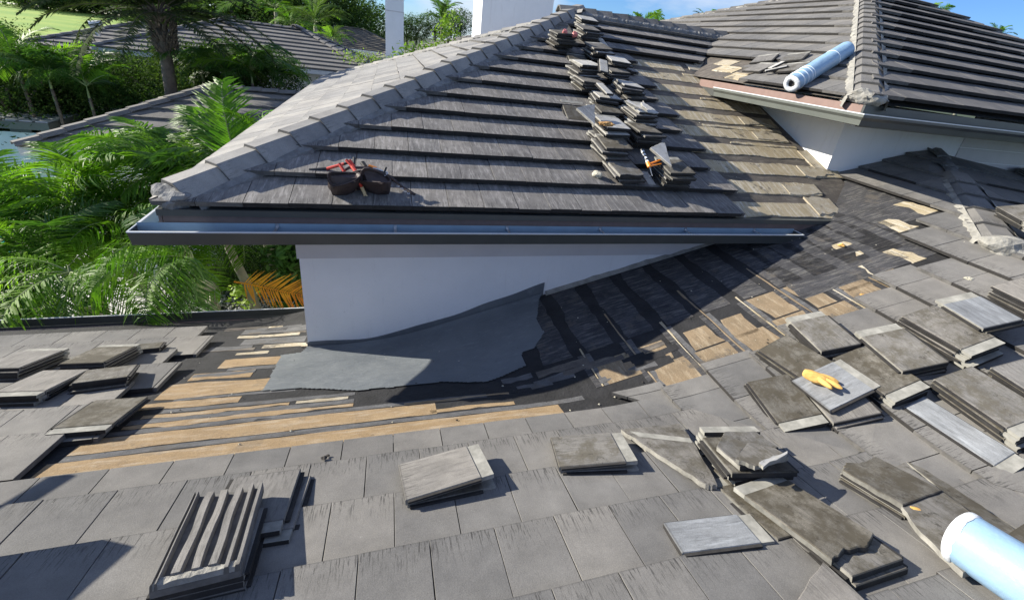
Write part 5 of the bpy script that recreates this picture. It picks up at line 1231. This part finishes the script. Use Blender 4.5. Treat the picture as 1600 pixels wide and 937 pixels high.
# small palms among the far trees
FRS = [frondmesh('frond', 2.2, 30, .55, [M['frond'], M['stem']], 1.0, 31, .03, .5, arch=.6), frondmesh('frond', 2.2, 30, .55, [M['leaf_far'], M['stem']], 1.3, 32, .03, .6, arch=.4)]
for i, (p, y, s, lab) in enumerate((((430, 12), 46, 2.0, 'feathery palm above the long neighbouring roof'), ((492, 36), 38, 1.25, 'bright low palm behind the neighbouring ridge'), ((455, 40), 40, 1.1, 'yellow-green palm left of the bright low one'), ((690, 32), 100, 2.4, 'tiny palm between the two chimneys'), ((520, 62), 34, .7, 'small palm peeping over the neighbouring hip'))):
    b, c = P2(p, y); palm(b, c, 14, lab, 'background palms', seed=60+i, sc_=s, frs=FRS, tr=.16)
for i, (p, y, s, lab) in enumerate((((1000, 45), 22, 1.0, 'palm tuft over the middle of the ridge'), ((1030, 48), 23, .9, 'palm tuft on the skyline right of the first tuft'), ((1100, 40), 26, .8, 'thin palm tip left of the tall roof'), ((1225, 10), 26, 1.0, 'palm tuft over the upper left hip of the tall roof'), ((1440, 42), 24, 1.4, 'spiky palm fronds left behind the right hip'), ((1555, 60), 22, .8, 'short palm fronds behind the right hip'), ((1462, 45), 24, 1.0, 'small palm tip beside the spiky fronds'))):
    b, c = P2(p, y); palm(b, c, 12, lab, 'palms behind the roofs', seed=80+i, sc_=s*.62, frs=FRS, tr=.14)
# date palm
DF = [frondmesh('frond', 3.3, 84, .42, [M['date'], M['bark']], dr, sd, .024, .25, arch=ar) for sd, dr, ar in ((41, .9, .35), (42, 1.1, .2), (43, .8, .5))]
c_d = at((248, 20), 16.4); p_d = at((266, 145), 16.4); b_d = c_d+(p_d-c_d)*(c_d.z/(c_d.z-p_d.z))
dp = palm((b_d.x, b_d.y, 0), c_d, 46, 'date palm with a rough dark trunk in front of the neighbouring roof', None, seed=5, frs=DF, tr=.17, trunkmat=M['bark'], shaft=False, bow=.15, els=(-.45, .75), sc_=.92)
g = MB(); r_ = random.Random(4); c_ = at((248, 20), 16.4)
for i in range(220):
    t = r_.random(); a = r_.random()*6.28; p = c_+Vector((0, .05, -1.1+1.1*t)); rr_ = .22+.13*t; q = p+Vector((math.cos(a), math.sin(a), 0))*rr_*.8; g.tube([q, q+Vector((math.cos(a)*.11, math.sin(a)*.11, .15))], [.04, .015], 4)
g.build('leaf_bases', [M['bark']], dp)
for i, (p, y, s, lab) in enumerate((((315, 108), 17.0, .62, 'dark garden palm just right of the date palm trunk'), ((352, 115), 16.8, .66, 'dark garden palm second to the right of the date palm'), ((392, 112), 16.8, .7, 'garden palm with a tall spear right of the date palm'), ((425, 118), 17.2, .6, 'garden palm beside the bluish neighbour wall'), ((75, 120), 18.0, .8, 'dark palm in front of the hedge above the pergola'), ((25, 100), 18.2, .8, 'dark palm at the far left above the pergola'), ((135, 135), 18.0, .75, 'dark palm in the hedge left of the date palm'))):
    b, c = P2(p, y); palm(b, c, 13, lab, 'garden palms along the hedge', seed=120+i, sc_=s, frs=FRD+FRS[:1], tr=.05, bow=.2, trunkmat=M['bark'])
# vine and shrubs
tree((670, 88), 22, .9, 'bright young shrub rising over the far hip between the chimneys', None, 'shrub', far=True, cat='shrub', mesh=leafcloud('crown', 900, [M['leaf_young']], (1.6, .6, .6), .11, 8, 6, .1))
tree((700, 60), 21, .7, 'bright leafy branch left of the big chimney', None, 'shrub', far=True, cat='shrub', mesh=leafcloud('crown', 600, [M['leaf_young']], (.8, .5, 1.5), .12, 18, 6, .1))
tree((575, 92), 19, .55, 'low yellow-green growth along the far hip', None, 'shrub', far=True, cat='shrub', mesh=leafcloud('crown', 700, [M['leaf_young']], (2.0, .5, .4), .08, 28, 6, .1))
tree((458, 420), 8.6, .62, 'glossy dark shrub against the corner of the white wall', None, 'shrub', cat='shrub', mesh=leafcloud('crown', 1500, [M['frond_dark'], M['leaf']], (.7, .9, 1.6), .13, 38, 8, .1))
tree((395, 425), 11.9, 1.0, 'dark shrub mass behind the palm trunks', None, 'shrub', cat='shrub', seed=2)
tree((335, 415), 12.0, .95, 'dark shrub left of the palm trunks', None, 'shrub', cat='shrub', seed=3)
tree((383, 458), 10.2, .3, 'small yellow-green plant in the gravel bed', None, 'plant', cat='plant', mesh=leafcloud('crown', 260, [M['leaf_young']], (1, 1, 1.4), .2, 48, 6, .1))
tree((450, 400), 11.0, .9, 'dark shrub between the palm trunks and the white wall', None, 'shrub', cat='shrub', seed=1)
tree((15, 480), 7.6, .5, 'low green shrub below the leftmost fronds', None, 'shrub', cat='shrub', mesh=leafcloud('crown', 900, [M['frond'], M['leaf']], (1.2, .8, .7), .14, 58, 8, .1))
